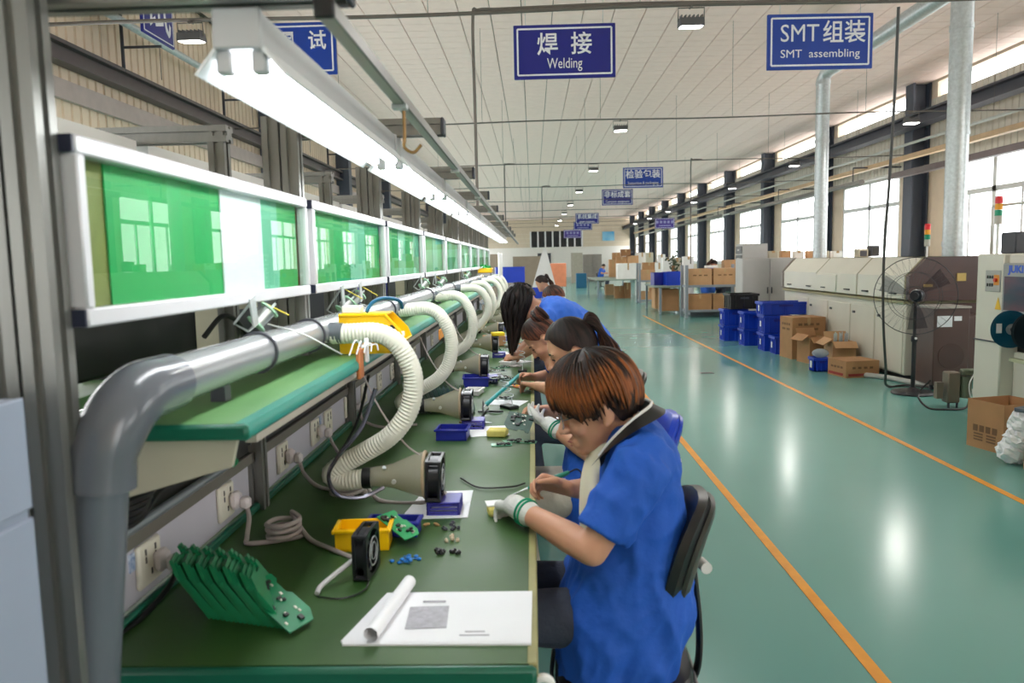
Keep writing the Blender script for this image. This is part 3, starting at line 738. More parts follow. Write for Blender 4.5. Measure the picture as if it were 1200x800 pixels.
# ------------------------------------------------------------------ hoses with hoods
HOSE = mat('ivory_hose', (226, 226, 212), .45, 0, .03); HOOD = clear('milky_hood', (235, 232, 210), .8, .08, .5, (214, 214, 202))
HOODR = mat('hood_rim', (178, 158, 130), .5)
HY = [2.25, 3.42, 4.74, 6.03, 7.3, 8.5, 9.7, 10.9]
def hose(k, y, sway):
    lab = ['nearest ivory flexible hose curling from pipe down to the bench'] + ['%s ivory flexible hose along the bench, counted from the camera' % ORD[i] for i in range(1, 9)]
    o = T('flexible_hose', lab[k], 'hose', (-.45, y, .75), 'ivory flexible hoses on the bench')
    q = sway
    P0 = [(-.60, 1.297), (-.54, 1.299), (-.46, 1.298), (-.405, 1.265), (-.365, 1.19), (-.362, 1.12), (-.385, 1.05), (-.44, .985), (-.53, .93), (-.595, .895), (-.625, .868), (-.60, .848), (-.55, .850), (-.515, .855)]
    pts = [(x + q * .03 * math.sin(i * .5), y + q * .05 * math.sin(i * .45) + (.02 if i > 7 else 0), z + q * .008 * math.cos(i)) for i, (x, z) in enumerate(P0)]
    path = bez(pts, 9 if k < 3 else 6)
    # resample evenly and add ridges
    Ls = [0]
    for a, b in zip(path, path[1:]): Ls.append(Ls[-1] + (b - a).length)
    tot = Ls[-1]; nr = (80 if k < 3 else 34); N = nr * 2
    even, j = [], 0
    for i in range(N + 1):
        d = tot * i / N
        while j < len(Ls) - 2 and Ls[j + 1] < d: j += 1
        t = (d - Ls[j]) / max(1e-9, Ls[j + 1] - Ls[j]); even.append(path[j].lerp(path[j + 1], min(1, t)))
    mb = MB(); mb.tube(even, [.029 + (.0014 if i % 2 else -.0006) for i in range(N + 1)], 18 if k < 3 else 12); mb.obj('hose', HOSE, o)
    mb = MB(); mb.cyl((PX + .035, y, PZ), (-.565, y, PZ - .004), .031, n=18); mb.obj('branch_coupling', PVCD, o)
    e = V(pts[-1]); x0 = e.x
    mb = MB(); mb.cyl(e - V((.012, 0, 0)), e + V((.015, 0, 0)), .032, n=18); mb.obj('collar', BLACK, o)
    mb = MB(); mb.lathe([(.028, 0), (.031, .02), (.034, .05), (.038, .07), (.046, .09), (.066, .145), (.07, .165), (.067, .166), (.062, .143), (.042, .09), (.034, .07), (.030, .02)], e + V((.012, 0, .004)), (1, 0, .03), 24); mb.obj('hood', HOOD, o)
    mb = MB(); mb.tube([e + V((.178, .069 * math.cos(a), .008 + .069 * math.sin(a))) for a in [i * math.pi / 14 for i in range(28)]], .005, 6, closed=True); mb.obj('hood_rim', HOODR, o)
    mb = MB(); mb.cyl(e + V((.09, -.04, .0)), e + V((.09, -.052, 0)), .007, n=8); mb.cyl(e + V((.06, -.03, .035)), e + V((.06, -.036, .042)), .006, n=8); mb.obj('hood_screw', STEEL, o)
    return e
FANF = mat('fan_frame', (30, 31, 36), .32, .1, .06)
def fan_mb(local, s=.13, d=.046):
    """axial fan, axis +X, centre at origin: a square frame with round throat, hub and seven blades"""
    n = 32; fr = MB()
    r = s * .46
    sq = []
    for i in range(n):
        a = 2 * math.pi * i / n; c_, s_ = math.cos(a), math.sin(a); m_ = min(1 / max(abs(c_), abs(s_)), 1.32); sq.append((s / 2 * m_ * c_, s / 2 * m_ * s_))
    ci = [(r * math.cos(2 * math.pi * i / n), r * math.sin(2 * math.pi * i / n)) for i in range(n)]
    for x0, x1 in ((-d / 2, -d / 2 + .008), (d / 2 - .008, d / 2)):
        vs = [(x0, *p) for p in sq] + [(x0, *p) for p in ci] + [(x1, *p) for p in sq] + [(x1, *p) for p in ci]; fs = []
        for i in range(n):
            j = (i + 1) % n
            fs += [(i, j, n + j, n + i), (2 * n + i, 3 * n + i, 3 * n + j, 2 * n + j), (i, 2 * n + i, 2 * n + j, j), (n + i, n + j, 3 * n + j, 3 * n + i)]
        fr.add(vs, fs)
    vs = [(-d / 2, *p) for p in ci] + [(d / 2, *p) for p in ci] + [(-d / 2, p[0] * 1.05, p[1] * 1.05) for p in ci] + [(d / 2, p[0] * 1.05, p[1] * 1.05) for p in ci]
    fr.add(vs, [f for i in range(n) for j in [(i + 1) % n] for f in ((i, j, n + j, n + i), (2 * n + i, 3 * n + i, 3 * n + j, 2 * n + j))])
    for sy in (-1, 1):
        for sz in (-1, 1): fr.cyl((-d / 2, sy * s * .43, sz * s * .43), (d / 2, sy * s * .43, sz * s * .43), .007, n=8)
    for i in range(4):
        a = R(45 + 90 * i); fr.box((d / 2 - .003, r * .62 * math.cos(a), r * .62 * math.sin(a)), (.004, r * .8, .006), rot=M.Rotation(a, 3, 'X'))
    ro = MB(); ro.cyl((-d * .42, 0, 0), (d * .42, 0, 0), r * .42, n=18)
    for i in range(7):
        a0 = 2 * math.pi * i / 7; vs = []
        for rr in (r * .38, r * .94):
            for u, x in ((-.28, -d * .3), (.28, d * .3)):
                for t in (-.001, .001): vs.append((x + t, rr * math.cos(a0 + u), rr * math.sin(a0 + u)))
        ro.add(vs, [(0, 2, 6, 4), (1, 5, 7, 3), (0, 1, 3, 2), (4, 6, 7, 5), (0, 4, 5, 1), (2, 3, 7, 6)])
    return fr, ro
def make_fan(label, s=.13, d=.046):
    o = T('axial_fan', label, 'fan'); fr, ro = fan_mb(True, s, d); fr.obj('fan_frame', FANF, o); ro.obj('fan_rotor', BLACK, o)
    mb = MB(); mb.tube([(d / 2 + .001, s * .3 * math.cos(a), s * .3 * math.sin(a)) for a in [i * math.pi / 12 for i in range(24)]], .0015, 5, closed=True)
    mb.tube([(d / 2 + .001, s * .18 * math.cos(a), s * .18 * math.sin(a)) for a in [i * math.pi / 12 for i in range(24)]], .0015, 5, closed=True); mb.obj('finger_guard', STEEL, o)
    return o
VIOL = mat('violet_blue_plastic', (64, 62, 168), .4, 0, .06)
def make_basket(label, w=.10, l=.10, h=.04, m=None, name='wire_basket'):
    """slatted open basket lying face down: posts, top sheet and slats"""
    o = T(name, label, 'basket'); m = m or VIOL
    mb = MB(); mb.box((0, 0, h - .003), (w, l, .006), bev=.002); mb.obj('base', m, o)
    mb = MB()
    for sx in (-1, 1):
        for sy in (-1, 1): mb.box((sx * (w / 2 - .004), sy * (l / 2 - .004), h / 2), (.007, .007, h))
    for sx in (-1, 1): mb.box((sx * (w / 2 - .003), 0, .003), (.006, l, .006))
    for sy in (-1, 1): mb.box((0, sy * (l / 2 - .003), .003), (w, .006, .006))
    for i in range(1, 4):
        for sy in (-1, 1): mb.box((0, sy * (l / 2 - .002), h * i / 4), (w, .003, .004))
    for i in range(1, 6):
        for sx in (-1, 1): mb.box((sx * (w / 2 - .002), -l / 2 + l * i / 6, h / 2), (.003, .004, h))
    mb.obj('side_bars', m, o)
    return o
def make_bin(label, w, l, h, m, name='parts_bin', cat='bin', wall=.004):
    o = T(name, label, cat); mb = MB()
    mb.box((0, 0, .003), (w, l, .006))
    for sx in (-1, 1): mb.box((sx * (w / 2 - wall / 2), 0, h / 2), (wall, l, h), bev=.001)
    for sy in (-1, 1): mb.box((0, sy * (l / 2 - wall / 2), h / 2), (w - 2 * wall, wall, h), bev=.001)
    mb.obj('tub', m, o); mb = MB()
    for sx in (-1, 1): mb.box((sx * (w / 2 + .003), 0, h - .006), (.008, l + .016, .009), bev=.002)
    for sy in (-1, 1): mb.box((0, sy * (l / 2 + .003), h - .006), (w, .008, .009), bev=.002)
    mb.obj('rim', m, o)
    return o
for k, y in enumerate(HY):
    e = hose(k, y, 0 if k == 0 else rng.uniform(-1, 1))
    b = make_basket(['violet basket under the nearest hood fan, on white paper', 'violet basket under second hood fan from the camera'][k] if k < 2 else 'blue basket under the %s hood fan from the camera' % ORD[k]); put(b, (e.x + .235, e.y, .7505), 0)
    f = make_fan(['black fan on violet basket in front of the nearest hood', 'black fan in front of second hood, before the gloved hand'][k] if k < 2 else 'black fan in front of the %s hood from the camera' % ORD[k]); put(f, (e.x + .208, e.y, .7905 + .066), 0, 0, R(2))
    mb = MB()
    if k < 5:
        mb.tube(bez([(-.52, y + .04, 1.172), (-.47, y + .04, 1.06), (-.40, y + .03, .96), (-.345, y, .925)], 4), .003, 6)
        tag(mb.obj('tie_cord', CORDM), '%s thin tie cord running from shelf edge down to a hood' % ORD[k], 'cord')
# silver gooseneck in front of the first hose
mb = MB(); mb.tube(bez([at(440, 455, y=2.05), at(424, 500, y=2.05), at(396, 535, y=2.05), at(385, 558, y=2.08), at(396, 580, y=2.1), at(425, 582, y=2.14), at(450, 571, y=2.17)], 8), .006, 8)
tag(mb.obj('gooseneck_lead', mat('dark_chrome_lead', (110, 110, 122), .2, .7)), 'dark shiny lead curling down from shelf in front of nearest hose', 'cable')
mb = MB(); mb.tube(bez([at(432, 440, y=2.4), at(420, 490, y=2.45), at(405, 520, y=2.45), at(388, 545, y=2.45)], 8), .005, 8)
tag(mb.obj('shelf_lead', BLACK), 'black lead hanging behind the nearest hose', 'cable')

# solder spools hanging under the cases
SPG = mat('pale_green_spool', (178, 222, 190), .45); TIN = mat('solder_tin', (176, 180, 176), .3, .7)
for k, (px, py, y) in enumerate(((308, 371, 1.86), (405, 358, 2.72), (418, 350, 3.0), (497, 333, 4.62), (518, 330, 5.3), (548, 322, 7.4))):
    c = at(px, py, y=y); o = T('solder_spool', '%s solder wire spool hanging under the green cases' % ORD[k], 'spool', c, 'solder spools under the green cases')
    ax = V((.55, .45, .65)).normalized(); r = .026
    for s in (-1, 1):
        mb = MB(); mb.lathe([(.006, -.002), (r, -.002), (r, .002), (.006, .002), (.006, -.002)], c + ax * s * .024, ax, 20); mb.obj('flange', SPG, o)
    mb = MB(); mb.cyl(c - ax * .022, c + ax * .022, r * .68, n=18); mb.obj('wire_coil', TIN, o)
    mb = MB(); mb.cyl(c - ax * .05, c + ax * .045, .0035, n=6)
    mb.tube([c - ax * .05, c - ax * .05 + V((-.03, -.01, .02)), V((CX + .012, c.y - .04, CB + .01))], .0035, 6); mb.obj('hanger_rod', STEEL, o)
    mb = MB(); mb.box((CX + .018, c.y - .06, CB - .02), (.004, .035, .07), rot=M.Rotation(R(12), 3, 'X')); mb.obj('bracket_plate', STEEL, o)
    if k < 4:
        e = c + V((.16, .12, -.11)); mb = MB(); mb.tube(bez([c + V((.01, 0, -.018)), c.lerp(e, .5) + V((0, 0, .004)), e], 5), .002, 6); mb.obj('loose_wire', TIN, o)
    mb = MB(); mb.cyl(V((CX, c.y + .04, CB)), V((CX + .05, c.y + .1, CB - .04)), .002, n=5); mb.obj('tie', mat('yellow_wire', (216, 200, 60), .5), o)

# yellow tool bin on the shelf, and the clip rack
o = T('yellow_bin', 'bright yellow parts bin on shelf behind the nearest hose', 'bin', (-.5, 2.37, 1.232))
YEL = mat('yellow_plastic', (250, 200, 10), .35, 0, .03); pf = [(-.588, 1.232), (-.43, 1.232), (-.388, 1.272), (-.40, 1.302), (-.447, 1.352), (-.588, 1.352)]
for y in (2.298, 2.425): mb = MB(); mb.prism(pf, y, y + .004, 'y'); mb.obj('side_wall', YEL, o)
mb = MB(); mb.box((-.509, 2.3635, 1.235), (.158, .123, .006)); mb.box((-.5855, 2.3635, 1.292), (.005, .123, .118)); mb.box((-.517, 2.3635, 1.349), (.142, .131, .006), bev=.001)
mb.prism([(-.43, 1.232), (-.388, 1.272), (-.391, 1.275), (-.433, 1.236)], 2.302, 2.425, 'y'); mb.obj('tub', YEL, o)
mb = MB(); mb.tube([(-.43, 2.295, 1.24), (-.392, 2.295, 1.274), (-.404, 2.295, 1.302), (-.447, 2.295, 1.35), (-.586, 2.295, 1.35)], .005, 6); mb.obj('rim', YEL, o)
mb = MB(); mb.box((-.425, 2.2955, 1.312), (.014, .004, .012)); mb.obj('latch_hole', BLACK, o)
mb = MB(); mb.box((-.398, 2.2945, 1.292), (.018, .004, .014)); mb.obj('label_tab', PAPER, o)
mb = MB(); mb.box((-.555, 2.345, 1.3645), (.06, .045, .024), bev=.004); tag(mb.obj('adhesive_block', WHITE), 'small white block on top of the yellow bin', 'block')
mb = MB(); mb.tube(bez([(-.505, 2.31, 1.357), (-.49, 2.33, 1.385), (-.46, 2.37, 1.396), (-.425, 2.42, 1.385), (-.42, 2.45, 1.36)], 6), .006, 8); tag(mb.obj('blue_strap', mat('blue_strap', (14, 92, 128), .5)), 'blue curved strap across the yellow bin top', 'strap')
mb = MB(); mb.box((-.497, 2.16, 1.22), (.012, .05, .085), bev=.003); o = mb.obj('cord_clip', mat('orange_clip', (196, 120, 70), .5)); tag(o, 'orange clip with white ties on shelf edge at nearest hose', 'clip')
mb = MB(); mb.box((-.483, 2.19, 1.255), (.012, .014, .07), bev=.003)
for i in range(5): mb.tube(bez([(-.49, 2.16, 1.265), (-.5 + .01 * i, 2.13 + .02 * i, 1.29 - .005 * i), (-.51 + .014 * i, 2.09 + .03 * i, 1.252)], 4), .0022, 5)
mb.obj('tie_strips', PAPER, o)
mb = MB(); mb.box((-.49, 4.05, 1.13), (.006, .2, .05)); tag(mb.obj('notice_card', mat('orange_notice', (232, 150, 40), .5)), 'orange notice card on shelf edge near third hose', 'card')
# ------------------------------------------------------------------ things on the bench
DZ = .7505
# printed sheets with a rolled page
o = T('printed_sheets', 'white printed sheets with a rolled up page at bench front', 'papers', (-.2, 1.55, DZ))
mb = MB()
for i in range(4): mb.add([(-.39 - .002 * i, 1.44 + .003 * i, DZ + .0012 * (i + 1)), (-.016, 1.437 + .002 * i, DZ + .0012 * (i + 1)), (-.014, 1.672 + .002 * i, DZ + .0012 * (i + 1)), (-.345, 1.675, DZ + .0012 * (i + 1))], [(0, 1, 2, 3)])
mb.prism([(-.39, 1.44), (-.016, 1.437), (-.014, 1.672), (-.345, 1.675)], DZ, DZ + .004, 'z'); mb.obj('sheet', PAPER, o)
mb = MB(); pts = []
for i in range(22):
    a = -1.5 + i * .36; r = .017 - .0003 * i; pts.append((r * math.cos(a), r * math.sin(a)))
q0, q1 = V((-.335, 1.445, DZ + .021)), V((-.298, 1.70, DZ + .021)); vs = []
ax = (q1 - q0).normalized(); sd = ax.cross(V((0, 0, 1))).normalized()
for q in (q0, q1): vs += [q + sd * u + V((0, 0, w)) for u, w in pts]
mb.add(vs, [(i, i + 1, 23 + i, 22 + i) for i in range(21)]); mb.obj('rolled_page', PAPER, o)
mb = MB(); mb.box((-.235, 1.55, DZ + .0062), (.085, .10, .0008), rz=.05); mb.obj('printed_block', mat('grey_print', (176, 176, 184), .8, 0, .14, 90), o)
mb = MB(); mb.box((-.23, 1.625, DZ + .0062), (.05, .008, .0008)); mb.box((-.13, 1.47, DZ + .0062), (.06, .003, .0008)); mb.box((-.13, 1.485, DZ + .0062), (.04, .003, .0008)); mb.obj('print_line', mat('grey_print_line', (170, 170, 178), .8), o)
# stack of leaning boards
PCBB = mat('pcb_dark_green', (10, 122, 78), .4, 0, .12, 20)
def board_outline(w, h): return [(0, 0), (w, 0), (w, h * .8), (w * .82, h), (w * .45, h), (w * .4, h * .9), (w * .18, h * .9), (w * .13, h), (0, h)]
def pcb(label, n, loc, rot, w=.12, h=.14, m=PCBB, comps=True, name='circuit_board', grp=None, th=.0022):
    o = T(name, label, 'circuit board', (0, 0, 0), grp); mb = MB()
    mb.prism(board_outline(w, h), 0, th, 'z'); mb.obj('board', m, o)
    if comps:
        r2 = random.Random(n); mb = MB(); mb2 = MB()
        for i in range(12): mb.box((r2.uniform(.1, .9) * w, r2.uniform(.1, .72) * h, th + .003), (r2.uniform(.005, .016), r2.uniform(.005, .012), .006), bev=.001)
        for i in range(9): mb2.box((r2.uniform(.1, .9) * w, r2.uniform(.1, .72) * h, th + .001), (.007, .004, .003))
        mb.obj('chips', BLACK, o); mb2.obj('solder_pads', mat('pale_pads', (214, 214, 200), .3, .3), o)
    o.matrix_world = M.Translation(loc) @ rot.to_4x4()
    return o
NUM = ['first', 'second', 'third', 'fourth', 'fifth', 'sixth', 'seventh', 'eighth', 'ninth', 'tenth', 'eleventh', 'twelfth', 'thirteenth', 'fourteenth', 'fifteenth', 'sixteenth', 'seventeenth', 'last']
for i in range(18):
    rot = M((V((.35, -.94, .0)).normalized(), V((.42 - .02 * i, .16, .88)).normalized(), V((0, 0, 1)))).transposed()
    u = V((.25, -.97, 0)).normalized(); w_ = V((-.5 - .03 * (i % 3), -.13, .86)).normalized(); n_ = u.cross(w_).normalized(); w_ = n_.cross(u)
    rot = M((u, w_, n_)).transposed()
    pcb('%s green board leaning in the bench front stack, counted from the left' % NUM[i], i,
        V((-.735 + .0108 * i, 1.69 - .003 * i, DZ + .002)), rot, .13, .15 - .004 * (i % 3) - (.012 if i > 14 else 0), PCBB if i % 3 else GREENP, i == 17, grp='green boards stacked at bench front', th=.0075)
u = V((.80, -.45, -.42)).normalized(); n_ = V((.35, -.25, .85)); n_ = (n_ - u * n_.dot(u)).normalized(); w_ = n_.cross(u)
pcb('populated green board sliding off the leaning stack, notch at its end', 77, at(282, 690, z=DZ + .075), M((w_, u, w_.cross(u))).transposed() if False else M((u, w_, n_)).transposed(), .155, .08)
# nearest loose fan, bins and board behind
f = make_fan('black square fan standing loose on bench by the yellow bin', .115, .036); put(f, (-.418, 1.80, DZ + .0575), R(-4))
mb = MB(); mb.tube(bez([(-.43, 1.80, .80), (-.46, 1.76, .785), (-.50, 1.70, .765), (-.505, 1.67, .757)], 5), .006, 8); tag(mb.obj('fan_lead', mat('pale_grey_lead', (186, 186, 186), .5)), 'short pale lead curving from the loose black fan', 'cable')
mb = MB(); mb.tube(bez([(-.41, 1.79, .757), (-.40, 1.7, .754), (-.44, 1.65, .754), (-.5, 1.66, .754)], 5), .002, 6); tag(mb.obj('fan_wire', BLACK), 'thin black wire loop in front of the loose fan', 'cable')
b = make_bin('small yellow bin behind the loose black fan', .14, .085, .06, YEL); put(b, (-.465, 1.985, DZ), R(4))
b = make_bin('blue bin lying behind the small yellow bin', .14, .06, .045, BLUED); put(b, (-.40, 2.075, DZ), R(-3))
u = V((.72, -.62, -.30)).normalized(); n_ = V((.3, -.35, .88)); n_ = (n_ - u * n_.dot(u)).normalized(); w_ = n_.cross(u)
pcb('green board with parts leaning on the small yellow bin', 31, at(441, 606, z=DZ + .062), M((u, -w_ * -1, n_)).transposed(), .125, .06, mat('pcb_bright', (24, 148, 84), .4, 0, .2, 30))
mb = MB(); mb.prism([(-.405, 2.19), (-.205, 2.2), (-.21, 2.47), (-.375, 2.46)], DZ - .0004, DZ + .0012, 'z'); tag(mb.obj('paper_sheet', PAPER), 'white paper under the nearest violet basket', 'paper')
# small component heaps
def heap(name, label, grp, px, py, n, m, spread, mk, seed):
    r2 = random.Random(seed); c = at(px, py, z=DZ)
    for i in range(n):
        mb = MB(); x, y = r2.gauss(0, spread), r2.gauss(0, spread * .8); z = max(0, .006 - abs(x) * .2) if i % 3 == 0 else 0
        mk(mb, r2); o = mb.obj(name, m); o.location = (c.x + x, c.y + y, DZ + .0035 + z); o.rotation_euler = (0, 0, r2.uniform(0, 6)); tag(o, label, 'component', grp)
def mk_cap(mb, r2): mb.ell((0, 0, 0), (.0062, .0062, .0036), n=10, m=6); mb.cyl((.004, .001, -.002), (.014, .002, -.002), .0006, n=4); mb.cyl((.004, -.001, -.002), (.014, -.003, -.002), .0006, n=4)
def mk_block(mb, r2): mb.box((0, 0, 0), (.012, .008, .007), bev=.0012); mb.cyl((0, 0, .003), (0, 0, .006), .003, n=8)
heap('disc_capacitor', 'tiny blue disc component in the loose heap on bench', 'blue components in a heap', 477, 657, 13, mat('component_blue', (20, 116, 200), .35), .016, mk_cap, 1)
heap('black_component', 'tiny black component in the heap nearest the papers', 'black components in the nearer heap', 521, 648, 12, BLACK, .015, mk_block, 2)
heap('black_component', 'tiny dark component in the small heap under the basket paper', 'dark components in the farther heap', 528, 620, 7, DARK, .012, mk_block, 3)
heap('cream_component', 'tiny cream component between the two dark heaps', 'cream components in a heap', 529, 633, 8, mat('component_cream', (212, 196, 168), .5), .011, mk_block, 4)
heap('brown_component', 'tiny brown lead component left of the dark heaps', 'brown components in a heap', 505, 615, 5, mat('component_brown', (168, 132, 84), .5), .012, mk_cap, 5)
# sponges, tools
SPONGE = mat('yellow_sponge', (226, 212, 120), .9, 0, .08, 40, .3, 200)
mb = MB(); mb.box((0, 0, .012), (.085, .055, .024), bev=.004); mb.k = 0; o = mb.obj('sponge', SPONGE); put(o, (-.105, 2.235, DZ), R(12)); tag(o, 'pale yellow sponge under the nearest gloved hand', 'sponge')
mb = MB(); mb.box((0, 0, .002), (.05, .05, .004)); o = mb.obj('white_pad', WHITE); put(o, (-.128, 2.25, DZ + .0245), R(12)); tag(o, 'small white pad on the sponge under the gloved hand', 'pad')
c = at(574, 497, z=DZ)
mb = MB(); mb.box((0, 0, .015), (.085, .07, .03), bev=.005); o = mb.obj('sponge', SPONGE); put(o, (-.165, 3.27, DZ), R(-8)); tag(o, 'pale yellow sponge under the second gloved hand', 'sponge')
TURQ = mat('turquoise_grip', (0, 150, 150), .4); TURG = mat('green_grip', (0, 128, 108), .4)
def iron(label, a, b, m, r=.0085, grp=None):
    o = T('soldering_iron', label, 'soldering iron', a); a, b = V(a), V(b); d = (b - a).normalized(); L = (b - a).length
    mb = MB(); mb.tube([a, a + d * .03, a + d * .055], [.0012, .0028, .004], 10); mb.obj('tip', STEEL, o)
    mb = MB(); mb.tube([a + d * .052, a + d * .06, a + d * .075, a + d * .10, b - d * .03, b], [.004, .0075, r * 1.15, r, r, r * .7], 12); mb.obj('handle', m, o)
    return o
ir = iron('green soldering iron held in the nearest worker\'s bare hand', (-.075, 2.285, .792), (.10, 2.30, .856), TURG)
mb = MB(); mb.tube(bez([(.10, 2.30, .856), (.125, 2.31, .862), (.14, 2.33, .84), (.13, 2.36, .80)], 5), .0025, 6); mb.obj('lead', BLACK, ir)
iron('turquoise soldering iron lying in its stand before the second worker', at(566, 477, z=.80), at(610, 438, z=.84), TURQ, .011)
mb = MB()
for a, b in (((560, 482), (590, 482)), ((566, 470), (566, 486)), ((572, 478), (555, 500))): p, q = at(*a, z=.757), at(*b, z=.757); mb.cyl(p, q, .005, n=6)
tag(mb.obj('iron_stand', BLACK), 'black stand holding the turquoise soldering iron', 'stand')
def pliers(label, p, rz, m):
    o = T('pliers', label, 'pliers')
    for s in (-1, 1): mb = MB(); mb.tube(bez([(0, 0, .006), (.03, s * .012, .006), (.07, s * .014, .006), (.1, s * .008, .006)], 4), .0048, 8); mb.obj('grip', m, o)
    mb = MB(); mb.tube([(.0, 0, .006), (-.02, 0, .006), (-.055, 0, .006)], [.008, .009, .003], 8, ry=.5); mb.obj('jaw', STEEL, o)
    return put(o, p, rz)
c = at(604, 453, z=DZ); pliers('yellow handled pliers beside the second worker\'s hands', c, R(8), mat('yellow_grip', (240, 190, 20), .4))
c = at(568, 500, z=DZ); pliers('brown handled cutters left of the second sponge', at(563, 484 + 12, z=DZ), R(170), mat('tan_grip', (140, 110, 70), .5))
b = make_bin('dark blue bin before the second hood fan', .13, .11, .05, BLUED); put(b, (-.355, 3.24, DZ), R(-3))
b = make_bin('dark blue bin between second and third hood fans', .15, .16, .06, BLUED); put(b, (-.36, 4.66, DZ), R(4))
mb = MB(); mb.box((0, 0, .0008), (.17, .2, .0016)); o = mb.obj('paper_sheet', PAPER); put(o, (-.21, 3.36, DZ), R(8)); tag(o, 'white paper beside the second violet basket', 'paper')
for i, (px, py, rz) in enumerate(((576, 523, 5), (592, 519, 20), (604, 519, -10))):
    c = at(px, py, z=DZ + .001); pcb(['left small bare board lying flat before the second hood fan', 'middle small shiny board lying flat before the second hood fan', 'right small board lying flat before the second hood fan'][i], 50 + i, c, M.Rotation(R(rz), 3, 'Z'), .085, .045, mat('pcb_pale', (84, 160, 128), .3, .2, .3, 60), True)
for i, (px, py, rz) in enumerate(((560, 450, 8), (566, 446, -12), (572, 441, 15), (578, 452, 30))):
    c = at(px, py, z=DZ); pcb('%s dark board in the loose pile before the third fan' % ['lowest', 'second', 'third', 'topmost'][i], 60 + i, c + V((0, 0, .004 + .012 * i)), M.Rotation(R(rz), 3, 'Z'), .13, .09, mat('pcb_black_green', (28, 72, 58), .4, 0, .3, 40), True)
mb = MB(); mb.tube(bez([at(540, 560, z=.756) + V((0, 0, 0)), at(562, 571, z=.756), at(600, 570, z=.757), at(615, 566, z=.757)], 5), .003, 6); tag(mb.obj('iron_lead', BLACK), 'thin black lead across bench from the nearest fan', 'cable')
# leaning dark boards by the third hose, clutter down the bench
for i in range(14):
    rot = (M.Rotation(R(90), 3, 'Z') @ M.Rotation(R(62), 3, 'X'))
    p = V((-.60 + .022 * i, 3.95 + .004 * (i % 3), DZ + .003)); u = V((.1, -1, 0)).normalized(); w_ = V((-.45, 0, .9)).normalized(); n_ = u.cross(w_)
    pcb('%s dark green board standing in the row under second hose, from the left' % NUM[i], i, p, M((u, w_, n_)).transposed(), .2, .13, mat('pcb_row', (22, 62, 52), .35, 0, .2, 20), False, grp='dark boards in a row under the second hose')
r2 = random.Random(5)
CNT = {}
def nth(kind): CNT[kind] = CNT.get(kind, 0) + 1; return (ORD + ['fifteenth', 'sixteenth', 'seventeenth', 'eighteenth', 'nineteenth', 'twentieth'])[CNT[kind] - 1]
ys = [3.9, 4.05, 4.2, 4.35, 4.5, 4.62, 4.9, 5.05, 5.2, 5.35, 5.45, 5.6, 5.75, 5.9, 6.3, 6.5, 6.7, 6.9, 7.1, 7.6, 7.8, 8.0, 8.3, 8.8, 9.0, 9.4, 9.9, 10.3]
kinds = ['stand', 'sheet', 'board', 'tray', 'pliers', 'parts', 'board', 'sheet', 'stand', 'board', 'parts', 'tray', 'sheet']
for i, y in enumerate(ys):
    x = r2.uniform(-.36, -.1) if i % 2 else r2.uniform(-.22, -.08); kd = kinds[i % len(kinds)]; rz = r2.uniform(0, 3)
    if kd == 'board': pcb('%s loose green board on the far part of the bench, counted from the camera' % nth(kd), 80 + i, (x, y, DZ + .002), M.Rotation(rz, 3, 'Z'), .12, .09, GREENP if i % 2 else MATS['pcb_black_green'], True)
    elif kd == 'sheet': mb = MB(); mb.box((0, 0, .0008), (.2, .15, .0016)); o = mb.obj('paper_sheet', PAPER); put(o, (x, y, DZ), rz); tag(o, '%s white sheet on the far part of the bench, counted from the camera' % nth(kd), 'paper')
    elif kd == 'pliers': pliers('%s orange handled pliers far along the bench' % nth(kd), (x, y, DZ), rz, mat('orange_grip', (230, 120, 30), .4))
    elif kd == 'stand':
        t = T('iron_stand', '%s black iron stand on the far part of the bench' % nth(kd), 'stand'); mb = MB(); mb.box((0, 0, .008), (.09, .06, .016), bev=.003); mb.obj('base', BLACK, t)
        mb = MB(); mb.tube([V((.02 * math.cos(a * .9) - .02 + a * .003, .02 * math.sin(a * .9), .05 + a * .004)) for a in range(24)], .0025, 5); mb.cyl((-.03, 0, .01), (-.02, 0, .06), .003, n=5); mb.obj('coil', STEEL, t); put(t, (x, y, DZ), rz)
    elif kd == 'tray': b = make_bin('%s pale parts tray on the far part of the bench' % nth(kd), .13, .09, .03, WHITE if i % 2 else STEEL, 'parts_tray', 'tray'); put(b, (x, y, DZ), rz)
    else:
        t = T('spare_parts', '%s pile of grey cable ties and parts far along the bench' % nth(kd), 'parts'); mb = MB()
        for q in range(14): mb.cyl((r2.uniform(-.05, .05), r2.uniform(-.04, .04), r2.uniform(.003, .012)), (r2.uniform(-.05, .05), r2.uniform(-.04, .04), r2.uniform(.003, .012)), .003, n=5)
        mb.obj('pile', ALUD if i % 2 else CORDM, t)['kind'] = 'stuff'; put(t, (x, y, DZ))
mb = MB(); mb.cyl((0, 0, 0), (0, 0, .1), .032, .032, 14); mb.cyl((0, 0, .1), (0, 0, .115), .018, n=10); o = mb.obj('solvent_bottle', clear('blue_bottle', (150, 200, 220), 1, .05, .5, (150, 200, 220))); put(o, at(576, 397, z=DZ), 0); tag(o, 'pale blue bottle on bench below the fourth hose', 'bottle')
mb = MB(); mb.box((0, 0, .045), (.2, .16, .09), bev=.003); o = mb.obj('cardboard_tray', CARD); put(o, (-.36, 6.9, DZ), .1); tag(o, 'brown carton on bench behind the bottle', 'box')
# yellow tie on the fourth fan
mb = MB(); mb.box((0, 0, .014), (.1, .09, .028), bev=.006); o = mb.obj('yellow_cloth', mat('yellow_cloth', (240, 206, 30), .7)); put(o, (-.285, 6.03, .922), .2); tag(o, 'small yellow cloth on the fourth hood fan', 'cloth')
